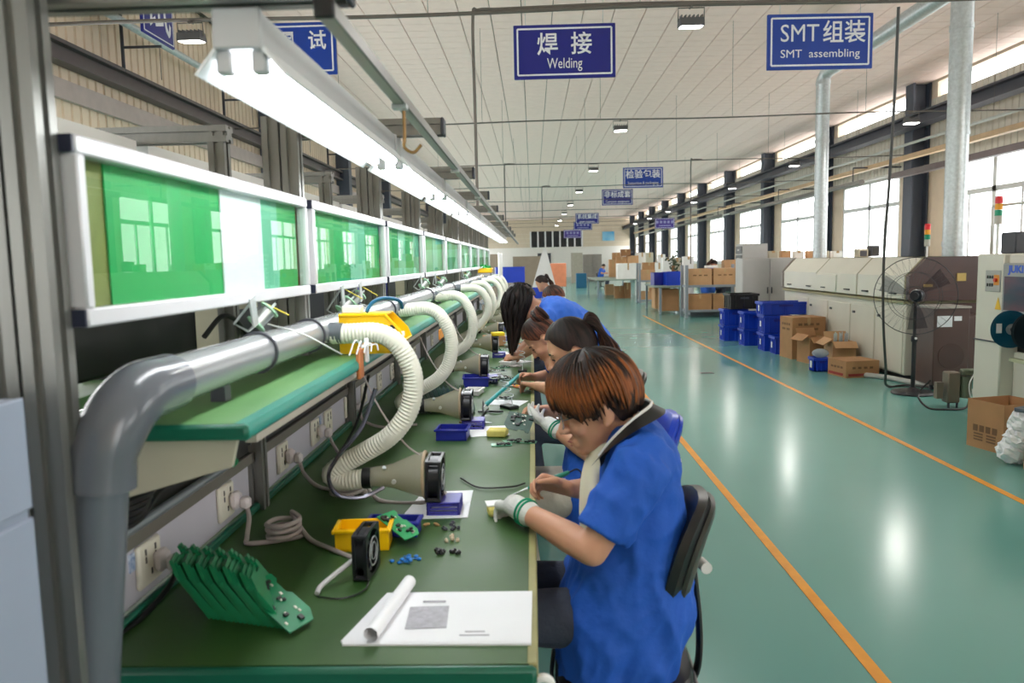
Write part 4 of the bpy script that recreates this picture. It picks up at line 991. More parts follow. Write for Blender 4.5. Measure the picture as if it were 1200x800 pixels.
# dark cable bundle below the near shelf end
for j in range(5):
    mb = MB(); mb.tube(bez([(-.86 + .01 * j, 1.30, 1.01 + .012 * j), (-.80, 1.45 + .02 * j, 1.0 + .01 * j), (-.82 - .01 * j, 1.62, 1.02 + .008 * j), (-.84, 1.9, 1.0 + .01 * j)], 5), .008, 6)
    tag(mb.obj('black_cable', BLACK), '%s black cable of the bundle under the near shelf end' % ['lowest', 'second lowest', 'middle', 'second highest', 'highest'][j], 'cable', 'black cables under the shelf')
# yellow crate, green bundle and white panel at the far end of the shelf
mb = MB(); c = at(587, 314, y=10.6); mb.box((c.x - .02, 10.9, 1.42), (.02, 1.1, .40), bev=.004); tag(mb.obj('foam_board', WHITE), 'white panel standing at the far end of the shelf', 'panel')
b = make_bin('yellow tray on shelf before the white panel', .2, .3, .06, YEL); put(b, (-.62, 9.9, 1.366), 0)
mb = MB(); mb.box((-.66, 9.9, 1.298), (.24, .34, .136)); tag(mb.obj('grey_carton', mat('grey_carton', (150, 146, 140), .7)), 'grey carton under the yellow tray on far shelf', 'box')
mb = MB()
for i in range(12): mb.tube(bez([(-.66 + r2.uniform(-.06, .06), 9.8 + r2.uniform(0, .2), 1.38 + r2.uniform(0, .04)), (-.6 + r2.uniform(-.06, .06), 9.9, 1.42 + r2.uniform(-.02, .05)), (-.62 + r2.uniform(-.08, .08), 10.0, 1.36 + r2.uniform(0, .05))], 4), .012, 6)
tag(mb.obj('green_wire_bundle', mat('green_wire', (20, 150, 70), .5)), 'bundle of green wire lying in the yellow tray', 'wire')

# ------------------------------------------------------------------ foreground grey cabinet at lower left
o = T('equipment_cabinet', 'pale blue grey equipment cabinet at lower left beside the pipe', 'cabinet', (-.8, .7, 0))
GC = mat('blue_grey_enamel', (148, 158, 176), .4, 0, .03)
mb = MB(); mb.box((-.885, .7, .67), (.46, .5, 1.34), bev=.006); mb.obj('body', GC, o)
mb = MB(); mb.box((-.654, .7, 1.269), (.008, .496, .144), bev=.002); mb.obj('upper_panel', GC, o)
mb = MB(); mb.box((-.654, .7, .61), (.008, .496, 1.15), bev=.002); mb.obj('lower_panel', GC, o)

# ------------------------------------------------------------------ the opposite bench row seen through the frames
ob = T('opposite_bench', 'grey framed bench row behind the green cases, facing away', 'workbench', (-1.4, 1.3, 0))
mb = MB(); mb.box((-1.36, (1.4 + YE) / 2, .735), (.8, YE - 1.4, .03)); mb.obj('tabletop', MAT_GREEN, ob)
mb = MB(); mb.box((-1.14, (1.4 + YE) / 2, 1.217), (.34, YE - 1.4, .026)); mb.obj('shelf', MAT_SHELF, ob)
for k in range(NST + 1):
    y = Y0 + P * k + .03
    mb = MB(); profile(mb, (-.955, y, 0), (-.955, y, 1.93), .05); mb.obj('upright', ALU, ob)
    mb = MB(); profile(mb, (-.92, y, 1.905), (-1.5, y, 1.905), .055, .05); mb.obj('arm', ALU, ob)
    mb = MB(); profile(mb, (-1.7, y + .4, 0), (-1.7, y + .4, .72), .045); mb.obj('leg', ALU, ob)
for k in range(NST):
    ya, yb = Y0 + P * k + .05, Y0 + P * (k + 1) - .02
    t = T('tube_light', '%s batten of the opposite bench row, seen above the green cases' % ORD[k], 'lamp', (-1.22, ya, 1.8), 'battens of the opposite row')
    mb = MB(); mb.prism([(-1.30, 1.79), (-1.25, 1.84), (-1.19, 1.84), (-1.14, 1.79), (-1.136, 1.792), (-1.185, 1.85), (-1.185, 1.885), (-1.255, 1.885), (-1.255, 1.85), (-1.304, 1.792)], ya, yb, 'y'); mb.obj('reflector', WHITE, t)
    d = T('display_case', '%s display case back of the opposite bench row' % ORD[k], 'display case', (-.99, ya, 1.44), 'cases of the opposite row'); mb = MB(); mb.box((-1.02, (ya + yb) / 2, 1.58), (.09, yb - ya, .27), bev=.004); mb.obj('case_body', BRK, d)  # case backs added to block the bright west windows behind
    for s in (-1, 1): mb = MB(); mb.cyl((-1.22 + s * .026, ya + .03, 1.806), (-1.22 + s * .026, yb - .03, 1.806), .0125, n=8); mb.obj('tube', REFL, t)
mb = MB(); mb.box((-1.03, 1.95, 1.33), (.05, .62, .16), bev=.008); mb.box((-1.06, 1.95, 1.238), (.12, .2, .012)); tag(mb.obj('black_monitor', BLACK), 'black monitor back seen under the nearest green case', 'monitor')
for i, (y, w, h, m, l) in enumerate(((2.62, .3, .16, BRK, 'beige instrument on opposite shelf under second green case'), (3.2, .26, .2, mat('grey_box', (120, 122, 128), .5), 'grey instrument on opposite shelf under second case'), (4.1, .4, .17, DARK, 'dark instrument on opposite shelf under third green case'), (5.4, .35, .2, BLUED, 'blue instrument on opposite shelf under fourth case'), (6.8, .5, .18, BRK, 'beige instrument on opposite shelf under fifth case'))):
    t = T('bench_instrument', l, 'instrument', (-1.1, y, 1.2)); mb = MB(); mb.box((-1.1, y, 1.2305 + h / 2), (.2, w, h), bev=.008); mb.obj('body', m, t)
    mb = MB(); mb.box((-.997, y, 1.23 + h / 2), (.008, w * .8, h * .6)); mb.obj('rear_panel', DARK, t)
mb = MB(); mb.tube(bez([(-.96, 2.2, 1.30), (-.93, 2.26, 1.355), (-.92, 2.34, 1.34), (-.92, 2.42, 1.29)], 6), .008, 8); tag(mb.obj('black_lead', BLACK), 'black lead curving behind the nearest case beside the monitor', 'cable')
# ------------------------------------------------------------------ long reflow oven
OV = mat('ivory_enamel', (214, 210, 196), .42, 0, .04, 2); OVL = mat('ivory_hood_enamel', (226, 223, 210), .4, 0, .03, 2)
BRN = mat('brown_smoked_panel', (82, 62, 60), .25, 0, .1, 2); OLV = mat('olive_trim', (156, 150, 112), .5)
ov = T('reflow_oven', 'long ivory oven machine with three hood covers at the right', 'machine', (4.8, 11, 0))
x0, ya, yb = 4.3, 9.0, 13.3
mb = MB(); mb.box((4.95, (ya + yb) / 2, .5), (1.28, yb - ya, .84), bev=.01); mb.obj('lower_body', OV, ov)
mb = MB(); mb.box((4.98, (ya + yb) / 2, .045), (1.1, yb - ya - .2, .09)); mb.obj('plinth', DARK, ov)
mb = MB(); mb.box((4.93, (ya + yb) / 2, .935), (1.3, yb - ya + .02, .03)); mb.obj('trim_strip', OLV, ov)
prof_ = [(4.33, .955), (4.29, .975), (4.29, 1.24), (4.49, 1.455), (5.4, 1.455), (5.6, 1.25), (5.6, .955)]
cuts = [(9.02, 10.3), (10.34, 11.75), (11.79, 13.28)]
for i, (a, b) in enumerate(cuts):
    mb = MB(); mb.prism([(u, w) for u, w in prof_], a, b, 'y'); h = mb.obj('hood_cover', OVL, ov)
    for q in (.2, .8):
        m2 = MB(); m2.box((4.28, a + (b - a) * q, 1.03), (.03, .16, .018), bev=.004); m2.obj('handle', BLACK, h)
mb = MB(); mb.prism([(u + (.015 if u < 4.4 else 0), w) for u, w in prof_], 8.98, 13.32, 'y'); mb.obj('hood_frame', OLV, ov)
mb = MB(); mb.prism([(4.275, .985), (4.275, 1.21), (4.46, 1.41), (4.47, 1.40), (4.29, 1.2), (4.29, .985)], 11.0, 11.78, 'y'); mb.obj('inspection_flap', OVL, ov)
for a, b in ((9.03, 9.75), (9.78, 10.5), (10.53, 11.3), (11.33, 12.1), (12.13, 12.9)):
    mb = MB(); mb.box((x0 + .008, (a + b) / 2, .47), (.022, b - a - .03, .74), bev=.004); d = mb.obj('door', OV, ov)
    m2 = MB(); m2.box((x0 - .008, b - .1, .74), (.014, .07, .03), bev=.003); m2.obj('latch', DARK, d)
mb = MB(); mb.prism([(u, w) for u, w in prof_], 8.90, 8.975, 'y'); mb.obj('end_panel', BRN, ov)
mb = MB(); mb.box((4.98, 8.93, .5), (1.2, .06, .84)); mb.obj('end_panel', BRN, ov)
mb = MB(); mb.box((4.5, 8.89, 1.13), (.1, .01, .03)); mb.box((4.87, 8.89, 1.22), (.1, .01, .09)); mb.obj('brass_label', mat('brass_label', (186, 156, 86), .4), ov)
mb = MB(); mb.prism([(u, w) for u, w in prof_], 13.33, 13.42, 'y'); mb.obj('end_panel', mat('taupe_panel', (120, 108, 100), .4), ov)
un = T('loader_unit', 'brown loader box with white paper at the near end of the oven', 'machine', (4.6, 8.5, 0))
mb = MB(); mb.box((4.52, 8.62, .48), (.38, .44, .84), bev=.008); mb.box((4.85, 8.7, .45), (.3, .3, .7), bev=.006); mb.obj('body', mat('brown_box', (86, 64, 60), .35, 0, .1, 3), un)
mb = MB(); mb.box((4.52, 8.62, .91), (.40, .46, .02)); mb.obj('top_plate', mat('grey_top_plate', (170, 166, 160), .4), un)
mb = MB(); mb.box((4.44, 8.396, .76), (.16, .004, .12)); mb.box((4.58, 8.396, .79), (.08, .004, .05)); mb.obj('paper_label', PAPER, un)
mb = MB(); mb.cyl((4.52, 8.395, .38), (4.52, 8.40, .38), .14, n=24); mb.obj('round_cover', BRN, un)
mb = MB()
for sx in (-1, 1): mb.cyl((4.52 + sx * .15, 8.5, 0), (4.52 + sx * .15, 8.5, .07), .02, n=8); mb.cyl((4.52 + sx * .15, 8.75, 0), (4.52 + sx * .15, 8.75, .07), .02, n=8)
mb.obj('foot', DARK, un)
mb = MB(); mb.tube(bez([(3.9, 9.6, .03), (4.2, 9.25, .03), (4.35, 8.75, .03), (4.6, 8.2, .03), (5.0, 7.6, .03)], 6), .03, 8); tag(mb.obj('floor_hose', mat('pale_floor_hose', (190, 190, 186), .5)), 'pale hose on the floor along the oven foot', 'hose')
# ------------------------------------------------------------------ pedestal fan
c = V((4.06, 8.27, 0)); o = T('pedestal_fan', 'large black pedestal fan with wire guard in front of the oven', 'fan', c)
FB = mat('fan_black', (34, 34, 38), .4)
mb = MB(); mb.lathe([(0, 0), (.21, 0), (.215, .012), (.2, .03), (.06, .045), (.03, .07), (.0, .07)], c, n=32); mb.obj('base', FB, o)
mb = MB(); mb.cyl(c + V((0, 0, .04)), c + V((0, 0, .6)), .022, n=12); mb.cyl(c + V((0, 0, .58)), c + V((0, 0, .98)), .016, n=12); mb.lathe([(.03, .56), (.034, .58), (.03, .62), (.018, .63)], c, n=14); mb.obj('pole', FB, o)
mb = MB(); mb.cyl(c + V((0, -.012, .6)), c + V((.0, -.035, .6)), .014, n=8); mb.obj('knob', WHITE, o)
hc = c + V((.0, 0, 1.05)); fa = V((-.62, -.78, .03)).normalized()
s1 = fa.cross(V((0, 0, 1))).normalized(); s2 = s1.cross(fa).normalized()
mb = MB(); mb.lathe([(0, -.2), (.05, -.19), (.068, -.14), (.07, -.06), (.06, -.02), (.0, -.015)], hc + fa * .02, fa, 18); mb.obj('motor', mat('fan_motor', (40, 48, 56), .3, .4), o)
def ring(mb, r, d, w, n=40): mb.tube([hc + fa * d + s1 * (r * math.cos(a)) + s2 * (r * math.sin(a)) for a in [2 * math.pi * i / n for i in range(n)]], w, 5, closed=True)
mb = MB(); GR = .405; ring(mb, GR, .05, .0045)
for sgn, d0 in ((1, .13), (-1, -.03)):
    ring(mb, .1, d0, .0025); ring(mb, .25, d0 * .9 + .005, .0025)
    for i in range(36):
        a = 2 * math.pi * i / 36; e = s1 * math.cos(a) + s2 * math.sin(a)
        mb.tube([hc + fa * d0 + e * .08, hc + fa * (d0 * .95) + e * .25, hc + fa * .05 + e * GR], .0008, 4, caps=False)
mb.obj('wire_guard', mat('dark_wire', (60, 60, 64), .4, .4), o)
mb = MB(); mb.cyl(hc + fa * .02, hc + fa * .08, .04, n=14); mb.obj('hub', FB, o)
for i in range(3):
    a0 = 2 * math.pi * i / 3 + .4; vs = []
    for rr, wd in ((.05, .22), (.2, .3), (.36, .26)):
        for u, d in ((-wd, .03), (wd, .075)):
            e = s1 * math.cos(a0 + u) + s2 * math.sin(a0 + u)
            for t in (0, .003): vs.append(hc + fa * (d + t) + e * rr)
    mb = MB(); mb.add(vs, [(0, 4, 6, 2), (4, 8, 10, 6), (1, 3, 7, 5), (5, 7, 11, 9), (0, 2, 3, 1), (8, 9, 11, 10), (0, 1, 5, 4), (4, 5, 9, 8), (2, 6, 7, 3), (6, 10, 11, 7)]); mb.obj('blade', clear('smoked_blade', (220, 220, 224), .4, .1, .05, (90, 92, 98)), o)
# ------------------------------------------------------------------ placement machine at the right edge
pm = T('placement_machine', 'ivory component placement machine at the right edge with screen', 'machine', (4.7, 6.3, 0)); px = 4.1
IV = mat('ivory_machine', (214, 211, 198), .4, 0, .03, 2)
mb = MB(); mb.box((px + .34, 7.03, .745), (.68, .40, 1.47), bev=.012); mb.obj('corner_column', IV, pm)
mb = MB(); mb.box((px + .335, 7.03, .70), (.69, .404, .012)); mb.obj('seam', DARK, pm)
mb = MB(); mb.box((px + .72, 6.0, .32), (1.2, 1.68, .60), bev=.01); mb.obj('lower_body', IV, pm)
mb = MB(); mb.box((px + .60, 6.0, .76), (.9, 1.66, .28)); mb.obj('feeder_bay', BLACK, pm)
mb = MB(); mb.box((px + .47, 6.0, 1.19), (.86, 1.66, .56), bev=.015); mb.obj('upper_body', IV, pm)
sc = MB(); sc.box((px + .01, 6.40, 1.18), (.05, .84, .44), bev=.012); sm = sc.obj('screen_housing', mat('grey_bezel', (150, 152, 150), .4), pm)
sc = MB(); sc.box((px - .017, 6.40, 1.14), (.006, .76, .29)); sc.obj('screen_glass', mat('dark_screen', (74, 84, 92), .12, 0, .45, 3.5, stretch=(1, .6, 2.2), col2=(112, 84, 90)), sm)
text('lettering', 'JUKI', (px - .0165, 6.63, 1.345), (R(90), 0, R(-90)), .085, mat('logo_blue', (40, 90, 210), .4), pm, .003, sx=1.25)
mb = MB(); mb.box((px - .0165, 6.37, 1.345), (.003, .13, .035)); mb.obj('tan_badge', mat('logo_tan', (186, 174, 130), .4), pm)
mb = MB(); mb.box((px - .003, 6.97, 1.24), (.01, .22, .19), bev=.003); pl = mb.obj('button_plate', mat('grey_button_plate', (172, 172, 168), .5), pm)
for i, (dy, dz) in enumerate(((.07, .035), (.035, .035), (.0, .035), (.07, -.035), (.035, -.035), (.0, -.035))):
    mb = MB(); mb.box((px - .011, 6.97 + dy, 1.24 + dz), (.008, .018, .028), bev=.002); mb.obj('button', BLACK, pl)
mb = MB(); mb.box((px - .009, 6.91, 1.25), (.004, .075, .09)); mb.obj('yellow_plate', mat('orange_plate', (226, 150, 50), .5), pl)
mb = MB(); mb.cyl((px - .008, 6.91, 1.25), (px - .03, 6.91, 1.25), .018, n=14); mb.obj('stop_button', mat('red_button', (210, 60, 30), .4), pl)
mb = MB(); mb.prism([(6.93, .99), (6.84, .99), (6.885, 1.10)], px - .004, px - .001, 'x'); mb.obj('warning_triangle', mat('warning_yellow', (232, 186, 50), .5), pm)
for i in range(9):
    mb = MB(); mb.box((px + .06, 6.78 - .085 * i, .93), (.14, .05, .1), bev=.004); mb.obj('feeder', DARK if i % 2 else ALUD, pm)
for k, (y, x, r, m) in enumerate(((6.42, 3.93, .155, mat('teal_reel', (10, 84, 112), .35)), (6.20, 3.96, .15, mat('dark_reel', (24, 40, 50), .4)), (5.98, 3.97, .15, mat('dark_reel', (24, 40, 50), .4)))):
    t = T('component_reel', ['teal component reel with white label facing the camera on the machine', 'dark component reel behind the teal one', 'farthest dark component reel nearest the right picture edge'][k], 'reel', (x, y, .86))
    for s in (-1, 1): mb = MB(); mb.lathe([(.03, -.0015), (r, -.0015), (r, .0015), (.03, .0015), (.03, -.0015)], (x, y + s * .012, .86), (0, 1, 0), 36); mb.obj('flange', m, t)
    mb = MB(); mb.cyl((x, y - .011, .86), (x, y + .011, .86), r * .8, n=30); mb.obj('tape_coil', BLACK, t)
    mb = MB(); mb.lathe([(.02, 0), (.045, 0), (.045, .02), (.02, .02)], (x, y - .032, .86), (0, 1, 0), 20); mb.obj('hub', STEEL if k == 0 else DARK, t)
    mb = MB(); mb.cyl((x, y - .06, .86), (px + .3, y - .06 + .02, .86), .01, n=8); mb.cyl((x, y - .06, .86), (x, y + .03, .86), .014, n=8); mb.obj('reel_arm', DARK, t)
    if k == 0: mb = MB(); mb.box((x - .1, y - .0145, .87), (.045, .002, .08)); mb.obj('label_sticker', PAPER, t)
mb = MB(); mb.box((px - .0, 6.2, .575), (.06, .9, .03), bev=.004); mb.obj('pale_ledge', mat('pale_green_ledge', (186, 190, 156), .5), pm)
mb = MB(); mb.cyl((px + .114, 6.58, 0.03), (px + .114, 6.58, .58), .008, n=6); mb.obj('front_tube', WHITE, pm)
mb = MB(); mb.box((px + .06, 6.9, .02), (.07, .07, .04)); mb.box((px + .5, 5.4, .02), (.07, .07, .04)); mb.obj('foot', DARK, pm)
# frame rail and box on top of the machine
mb = MB(); mb.tube([(4.2, 7.2, 1.47), (4.2, 7.2, 1.91), (4.2, 5.2, 1.91), (4.2, 5.2, 1.47)], .012, 8); tag(mb.obj('guard_rail', mat('pale_rail', (206, 204, 198), .4)), 'pale pipe frame standing on top of the placement machine', 'rail')
mb = MB(); mb.box((4.36, 7.05, 1.575), (.2, .22, .19), bev=.01); tag(mb.obj('black_box', DARK), 'dark instrument box on top of the placement machine', 'box')
SR, SA, SG = mat('stack_red', (232, 40, 50), .35), mat('stack_amber', (250, 168, 30), .35), mat('stack_green', (10, 150, 110), .35)
def tower(label, x, y, z0, z1, r, order):
    o = T('signal_tower', label, 'signal light', (x, y, z0)); mb = MB(); mb.cyl((x, y, z0), (x, y, z1), .012, n=8); mb.obj('pole', WHITE, o)
    mb = MB(); mb.cyl((x, y, z1), (x, y, z1 + r * 2.4), r * .95, n=14); mb.obj('socket_base', mat('grey_tower_base', (190, 186, 176), .5), o)
    for i, m in enumerate(order):
        mb = MB(); z = z1 + r * 2.4 + i * r * 1.75; mb.cyl((x, y, z), (x, y, z + r * 1.65), r, n=16); mb.obj('lens', m, o)
    mb = MB(); z = z1 + r * 2.4 + 3 * r * 1.75; mb.lathe([(r, 0), (r * .9, r * .25), (0, r * .35)], (x, y, z), n=14); mb.obj('cap', order[-1], o)
    return o
c = at(1170, 256, y=7.0); tower('signal light with red, amber and green lenses above the placement machine', c.x, 7.0, 1.46, c.z - .05, .031, (SG, SA, SR))
c = at(1098, 286, y=8.98); tower('signal light with red, amber and green lenses above the oven end', c.x, 9.2, 1.45, c.z - .02, .033, (SG, SA, SR))
# electric box at the foot
o = T('valve_unit', 'grey valve unit with cables on floor between oven and placement machine', 'valve', (3.97, 7.45, 0))
mb = MB(); mb.box((4.05, 7.5, .2), (.12, .12, .30), bev=.01); mb.box((3.93, 7.5, .17), (.06, .06, .16)); mb.obj('body', mat('taupe_valve', (116, 106, 92), .5), o)
mb = MB(); mb.cyl((4.17, 7.46, .10), (4.17, 7.46, .31), .05, n=14); mb.box((4.2, 7.46, .35), (.16, .08, .06), bev=.01); mb.obj('filter_bowl', mat('olive_filter', (96, 104, 84), .4), o)
mb = MB(); mb.tube(bez([(4.22, 7.40, .36), (4.15, 7.37, .24), (4.18, 7.38, .1), (4.24, 7.4, .02)], 5), .006, 6); mb.obj('white_tube', WHITE, o)
mb = MB(); mb.tube(bez([(4.18, 7.40, .1), (4.1, 7.34, .02), (3.9, 7.32, .014), (3.78, 7.4, .02), (3.76, 7.55, .12), (3.9, 7.6, .25)], 6), .01, 6); mb.obj('black_lead', BLACK, o)
mb = MB()
for q in ((4.01, 7.46), (4.09, 7.46), (4.05, 7.54)): mb.cyl((q[0], q[1], 0), (q[0], q[1], .06), .012, n=6)
mb.obj('foot', DARK, o)

# ------------------------------------------------------------------ cartons and crates
def carton(label, x, y, w, l, h, rz=0, z=0.0, m=CARD, open_=False, print_=None, tape=True, grp=None, name='carton', hollow=False, stripe=False):
    o = T(name, label, 'box', (0, 0, 0), grp); t = .008; mb = MB()
    for s in (-1, 1):
        mb.box((s * (w / 2 - t / 2), 0, h / 2), (t, l, h)); mb.box((0, s * (l / 2 - t / 2), h / 2), (w - 2 * t, t, h))
    mb.box((0, 0, t / 2), (w - 2 * t, l - 2 * t, t)); mb.obj('walls', m, o)
    if stripe: mb = MB(); mb.box((0, -l / 2 - .002, .035), (w * .85, .003, .03)); mb.box((-w / 2 - .002, .02, .035), (.003, l * .8, .03)); mb.obj('red_stripe', mat('faded_red', (160, 60, 56), .8), o)
    if hollow: pass
    elif open_:
        mb = MB(); mb.box((-w / 2 - .06, 0, h + .0), (.14, l * .96, .006), rot=M.Rotation(R(-35), 3, 'Y')); mb.obj('flap', m, o)
        mb = MB(); mb.box((0, -l / 2 - .05, h - .03), (w * .96, .12, .006), rot=M.Rotation(R(40), 3, 'X')); mb.obj('flap', m, o)
        mb = MB(); mb.box((0, l / 2 + .03, h + .05), (w * .96, .13, .006), rot=M.Rotation(R(60), 3, 'X')); mb.obj('flap', m, o)
        mb = MB(); mb.box((0, 0, h * .6), (w - .03, l - .03, .01)); mb.obj('contents', DARK, o)
    else:
        for s in (-1, 1): mb = MB(); mb.box((s * w / 4, 0, h + .003), (w / 2 - .003, l, .006)); mb.obj('flap', m, o)
        if tape: mb = MB(); mb.box((0, 0, h + .0075), (.05, l, .002)); mb.box((0, -l / 2 - .001, h - .05), (.05, .002, .1)); mb.obj('tape', mat('tan_tape', (186, 154, 112), .35), o)
    if print_:
        mb = MB(); r4 = random.Random(int(w * 1000))      # faded print, not legible in the photograph
        for zf, sz, nb in print_:
            for i in range(nb):
                q = (i - (nb - 1) / 2) / nb
                mb.box((-w / 2 - .001, q * l * .7, h * zf), (.002, l * .5 / nb, sz)); mb.box((q * w * .7, -l / 2 - .001, h * zf), (w * .5 / nb * r4.uniform(.7, 1), .002, sz))
        mb.obj('faded_print', mat('carton_print', (120, 90, 64), .85), o)['kind'] = 'stuff'
    return put(o, (x, y, z), rz)
c = at(1136, 523, z=0); carton('large cardboard box on floor by the white crumpled papers', 3.60, 5.88, .38, .34, .37, R(14), print_=[(.42, .05, 4), (.3, .012, 2), (.24, .012, 2), (.18, .012, 2)], m=CARD, tape=False, hollow=True)
mb = MB()
for i in range(3): mb.box((3.395 + .0, 5.9, .17 - .028 * i), (.002, .2, .012), rz=R(14))
mb.box((3.395, 5.9, .225), (.002, .16, .05), rz=R(14)); 
# heap of white crumpled bags in a small carton
carton('small carton at right edge holding crumpled white paper', 3.53, 5.16, .28, .3, .22, R(8), m=CARD2, tape=False)
r2 = random.Random(3)
for k in range(7):
    mb = MB(); mb.ell((0, 0, 0), (.10 + .03 * r2.random(), .08 + .02 * r2.random(), .09 + .03 * r2.random()), n=22, m=15)
    mb.v = [tuple(V(p) * (1 + .30 * (r2.random() - .5))) for p in mb.v]
    o = mb.obj('crumpled_paper', PAPER); o.data.polygons.foreach_set('use_smooth', [False] * len(o.data.polygons))
    o.location = [(3.43, 5.38, .30), (3.5, 5.2, .34), (3.6, 5.05, .38), (3.38, 5.42, .1), (3.4, 5.38, .2), (3.66, 5.25, .36), (3.54, 5.1, .29)][k]
    tag(o, ['crumpled white paper in the heap, beside the slate tray', 'crumpled white paper in the heap, behind the topmost one', 'crumpled white paper topmost in the heap at right edge', 'crumpled white paper lying on the floor under the heap', 'crumpled white paper hanging midway down the heap side', 'crumpled white paper farthest right in the heap', 'crumpled white paper inside the small carton'][k], 'paper', 'crumpled white papers')
mb = MB(); mb.box((3.47, 5.36, .40), (.2, .16, .03), rz=.5, bev=.005); tag(mb.obj('grey_tray', mat('slate_tray', (88, 98, 108), .4)), 'slate grey tray on the crumpled white papers', 'tray')
# blue crates
def crate(label, x, y, z, w=.42, l=.36, h=.28, m=BLUEP, rz=0.0):
    o = T('plastic_crate', label, 'crate', (0, 0, 0), 'blue crates beside the oven' if m is BLUEP else None); mb = MB(); t = .012
    mb.box((0, 0, .01), (w * .94, l * .94, .02))
    for s in (-1, 1): mb.box((s * (w / 2 - t), 0, h / 2), (t, l * .94, h)); mb.box((0, s * (l / 2 - t), h / 2), (w * .94, t, h))
    mb.obj('tub', m, o); mb = MB()
    for s in (-1, 1): mb.box((s * w / 2, 0, h - .02), (.025, l + .02, .04), bev=.004); mb.box((0, s * l / 2, h - .02), (w, .025, .04), bev=.004)
    for s in (-1, 1):
        for q in (-.3, 0, .3): mb.box((s * (w / 2 - .002), q * l, h * .45), (.018, .014, h * .8)); mb.box((q * w, s * (l / 2 - .002), h * .45), (.014, .018, h * .8))
    mb.obj('rim', m, o)
    for s in (-1, 1): mb = MB(); mb.box((0, s * (l / 2 + .006), h * .72), (w * .3, .008, .035), bev=.003); mb.obj('grip', BLUED if m is BLUEP else DARK, o)
    if m is BLUEP: mb = MB(); mb.box((-w / 2 - .009, 0, h * .5), (.003, .06, .09)); mb.obj('card_label', PAPER, o)
    return put(o, (x, y, z), rz)
H1 = .29
crate('blue crate at the bottom left of the crate stacks by grey cabinet', 3.62, 14.0, 0); crate('blue crate on top of the left bottom crate, under the black box', 3.62, 14.0, H1)
crate('blue crate at the bottom of the second stack from the left', 3.76, 13.2, 0); crate('blue crate at the top of the second stack from the left', 3.76, 13.2, H1)
crate('blue crate at the bottom of the right tall stack', 3.86, 12.4, 0); crate('blue crate in the middle of the right tall stack', 3.86, 12.4, H1); crate('wide blue crate on top of the right tall stack', 3.98, 12.4, 2 * H1, .72, .4, .2)
crate('small low blue crate in front of right tall stack', 3.85, 11.97, 0, .3, .3, .27)
crate('black crate on top of the left blue stack', 3.74, 13.95, 2 * H1, .5, .5, .27, BLACK)
carton('tall printed cardboard box right of the blue crates', 3.98, 11.45, .50, .42, .60, R(6), print_=[(.84, .035, 4), (.72, .03, 2)])
carton('open cardboard box with raised flap before the tall printed box', 3.94, 10.90, .30, .32, .36, R(12), open_=True)
carton('open cardboard box holding metal parts beside oven doors', 4.08, 10.30, .3, .36, .36, R(-4), m=CARD2, open_=True)
mb = MB()
for i in range(9): mb.cyl((3.98 + .024 * i, 10.25 + .02 * (i % 3), .24), (3.99 + .024 * i, 10.27 + .02 * (i % 3), .46 + .02 * (i % 2)), .008, n=6)
tag(mb.obj('metal_rods', STEEL), 'bundle of metal parts sticking out of an open cardboard box', 'metal parts', None, 'stuff')
carton('low cardboard box with tan stripe, tilted by the oven foot', 3.98, 9.62, .44, .40, .20, R(10), print_=[(.6, .025, 4)], tape=False, stripe=True)
crate('small blue bin behind the low cardboard box', 3.72, 10.05, 0, .2, .2, .18)
mb = MB(); mb.ell((0, 0, 0), (.11, .1, .06), n=12, m=8); o = mb.obj('plastic_bag', clear('plastic_bag', (235, 240, 245), 1, .1, .5, (200, 214, 226))); put(o, (3.72, 10.02, .235)); tag(o, 'clear plastic bag on the small blue bin', 'bag')
# cabinets and drawer rack behind the crates
LG = mat('light_grey_cabinet', (186, 184, 182), .45, 0, .03)
o = T('grey_cabinet', 'light grey two door cabinet behind the blue crates', 'cabinet', (4.5, 15.1, 0)); a = at(870, 302, y=14.9)
mb = MB(); mb.box((4.55, 15.2, .735), (1.04, .5, 1.47), bev=.01); mb.obj('body', LG, o)
for s in (-1, 1): mb = MB(); mb.box((4.55 + s * .26, 14.94, .76), (.5, .02, 1.36), bev=.004); d = mb.obj('door', LG, o); m2 = MB(); m2.box((4.55 + s * .04, 14.925, .85), (.02, .02, .12)); m2.obj('handle', DARK, d)
o = T('drawer_rack', 'tall rack of small drawers behind the grey cabinet', 'rack', (4.35, 16, 0))
mb = MB(); mb.box((4.5, 16.0, .88), (.5, .5, 1.76)); mb.obj('body', LG, o)
for i in range(9):
    mb = MB(); mb.box((4.242, 16.0, .2 + .18 * i), (.02, .44, .15), bev=.004); d = mb.obj('drawer', mat('dark_drawer', (110, 110, 112), .5), o)
    m2 = MB(); m2.box((4.228, 16.0, .2 + .18 * i), (.012, .1, .03)); m2.obj('pull', WHITE, d)

# ------------------------------------------------------------------ storage racks, tables, goods in the middle distance
RK = mat('rack_grey', (142, 150, 160), .45, .1, .04)
def rack(label, x0, x1, y0, y1, zs, top):
    o = T('storage_rack', label, 'rack', ((x0 + x1) / 2, y0, 0))
    for x in (x0, x1):
        for y in (y0, y1): mb = MB(); mb.box((x, y, top / 2), (.07, .07, top)); mb.obj('post', RK, o)
    for z in zs: mb = MB(); mb.box(((x0 + x1) / 2, (y0 + y1) / 2, z - .03), (x1 - x0, y1 - y0, .06)); mb.obj('shelf_board', RK, o)
    return o
rack('grey steel storage rack holding cardboard boxes left of the drawer rack', 3.85, 5.15, 19.4, 20.0, (.2, .82), 1.32)
for i, (x, z, w, l) in enumerate(((4.2, .82, .58, 'left'), (4.82, .82, .58, 'right'))): carton('%s cardboard box on the top shelf of the grey steel rack' % l, x, 19.68, w, .46, .40, 0, z, CARD2, print_=[(.6, .03, 3)])
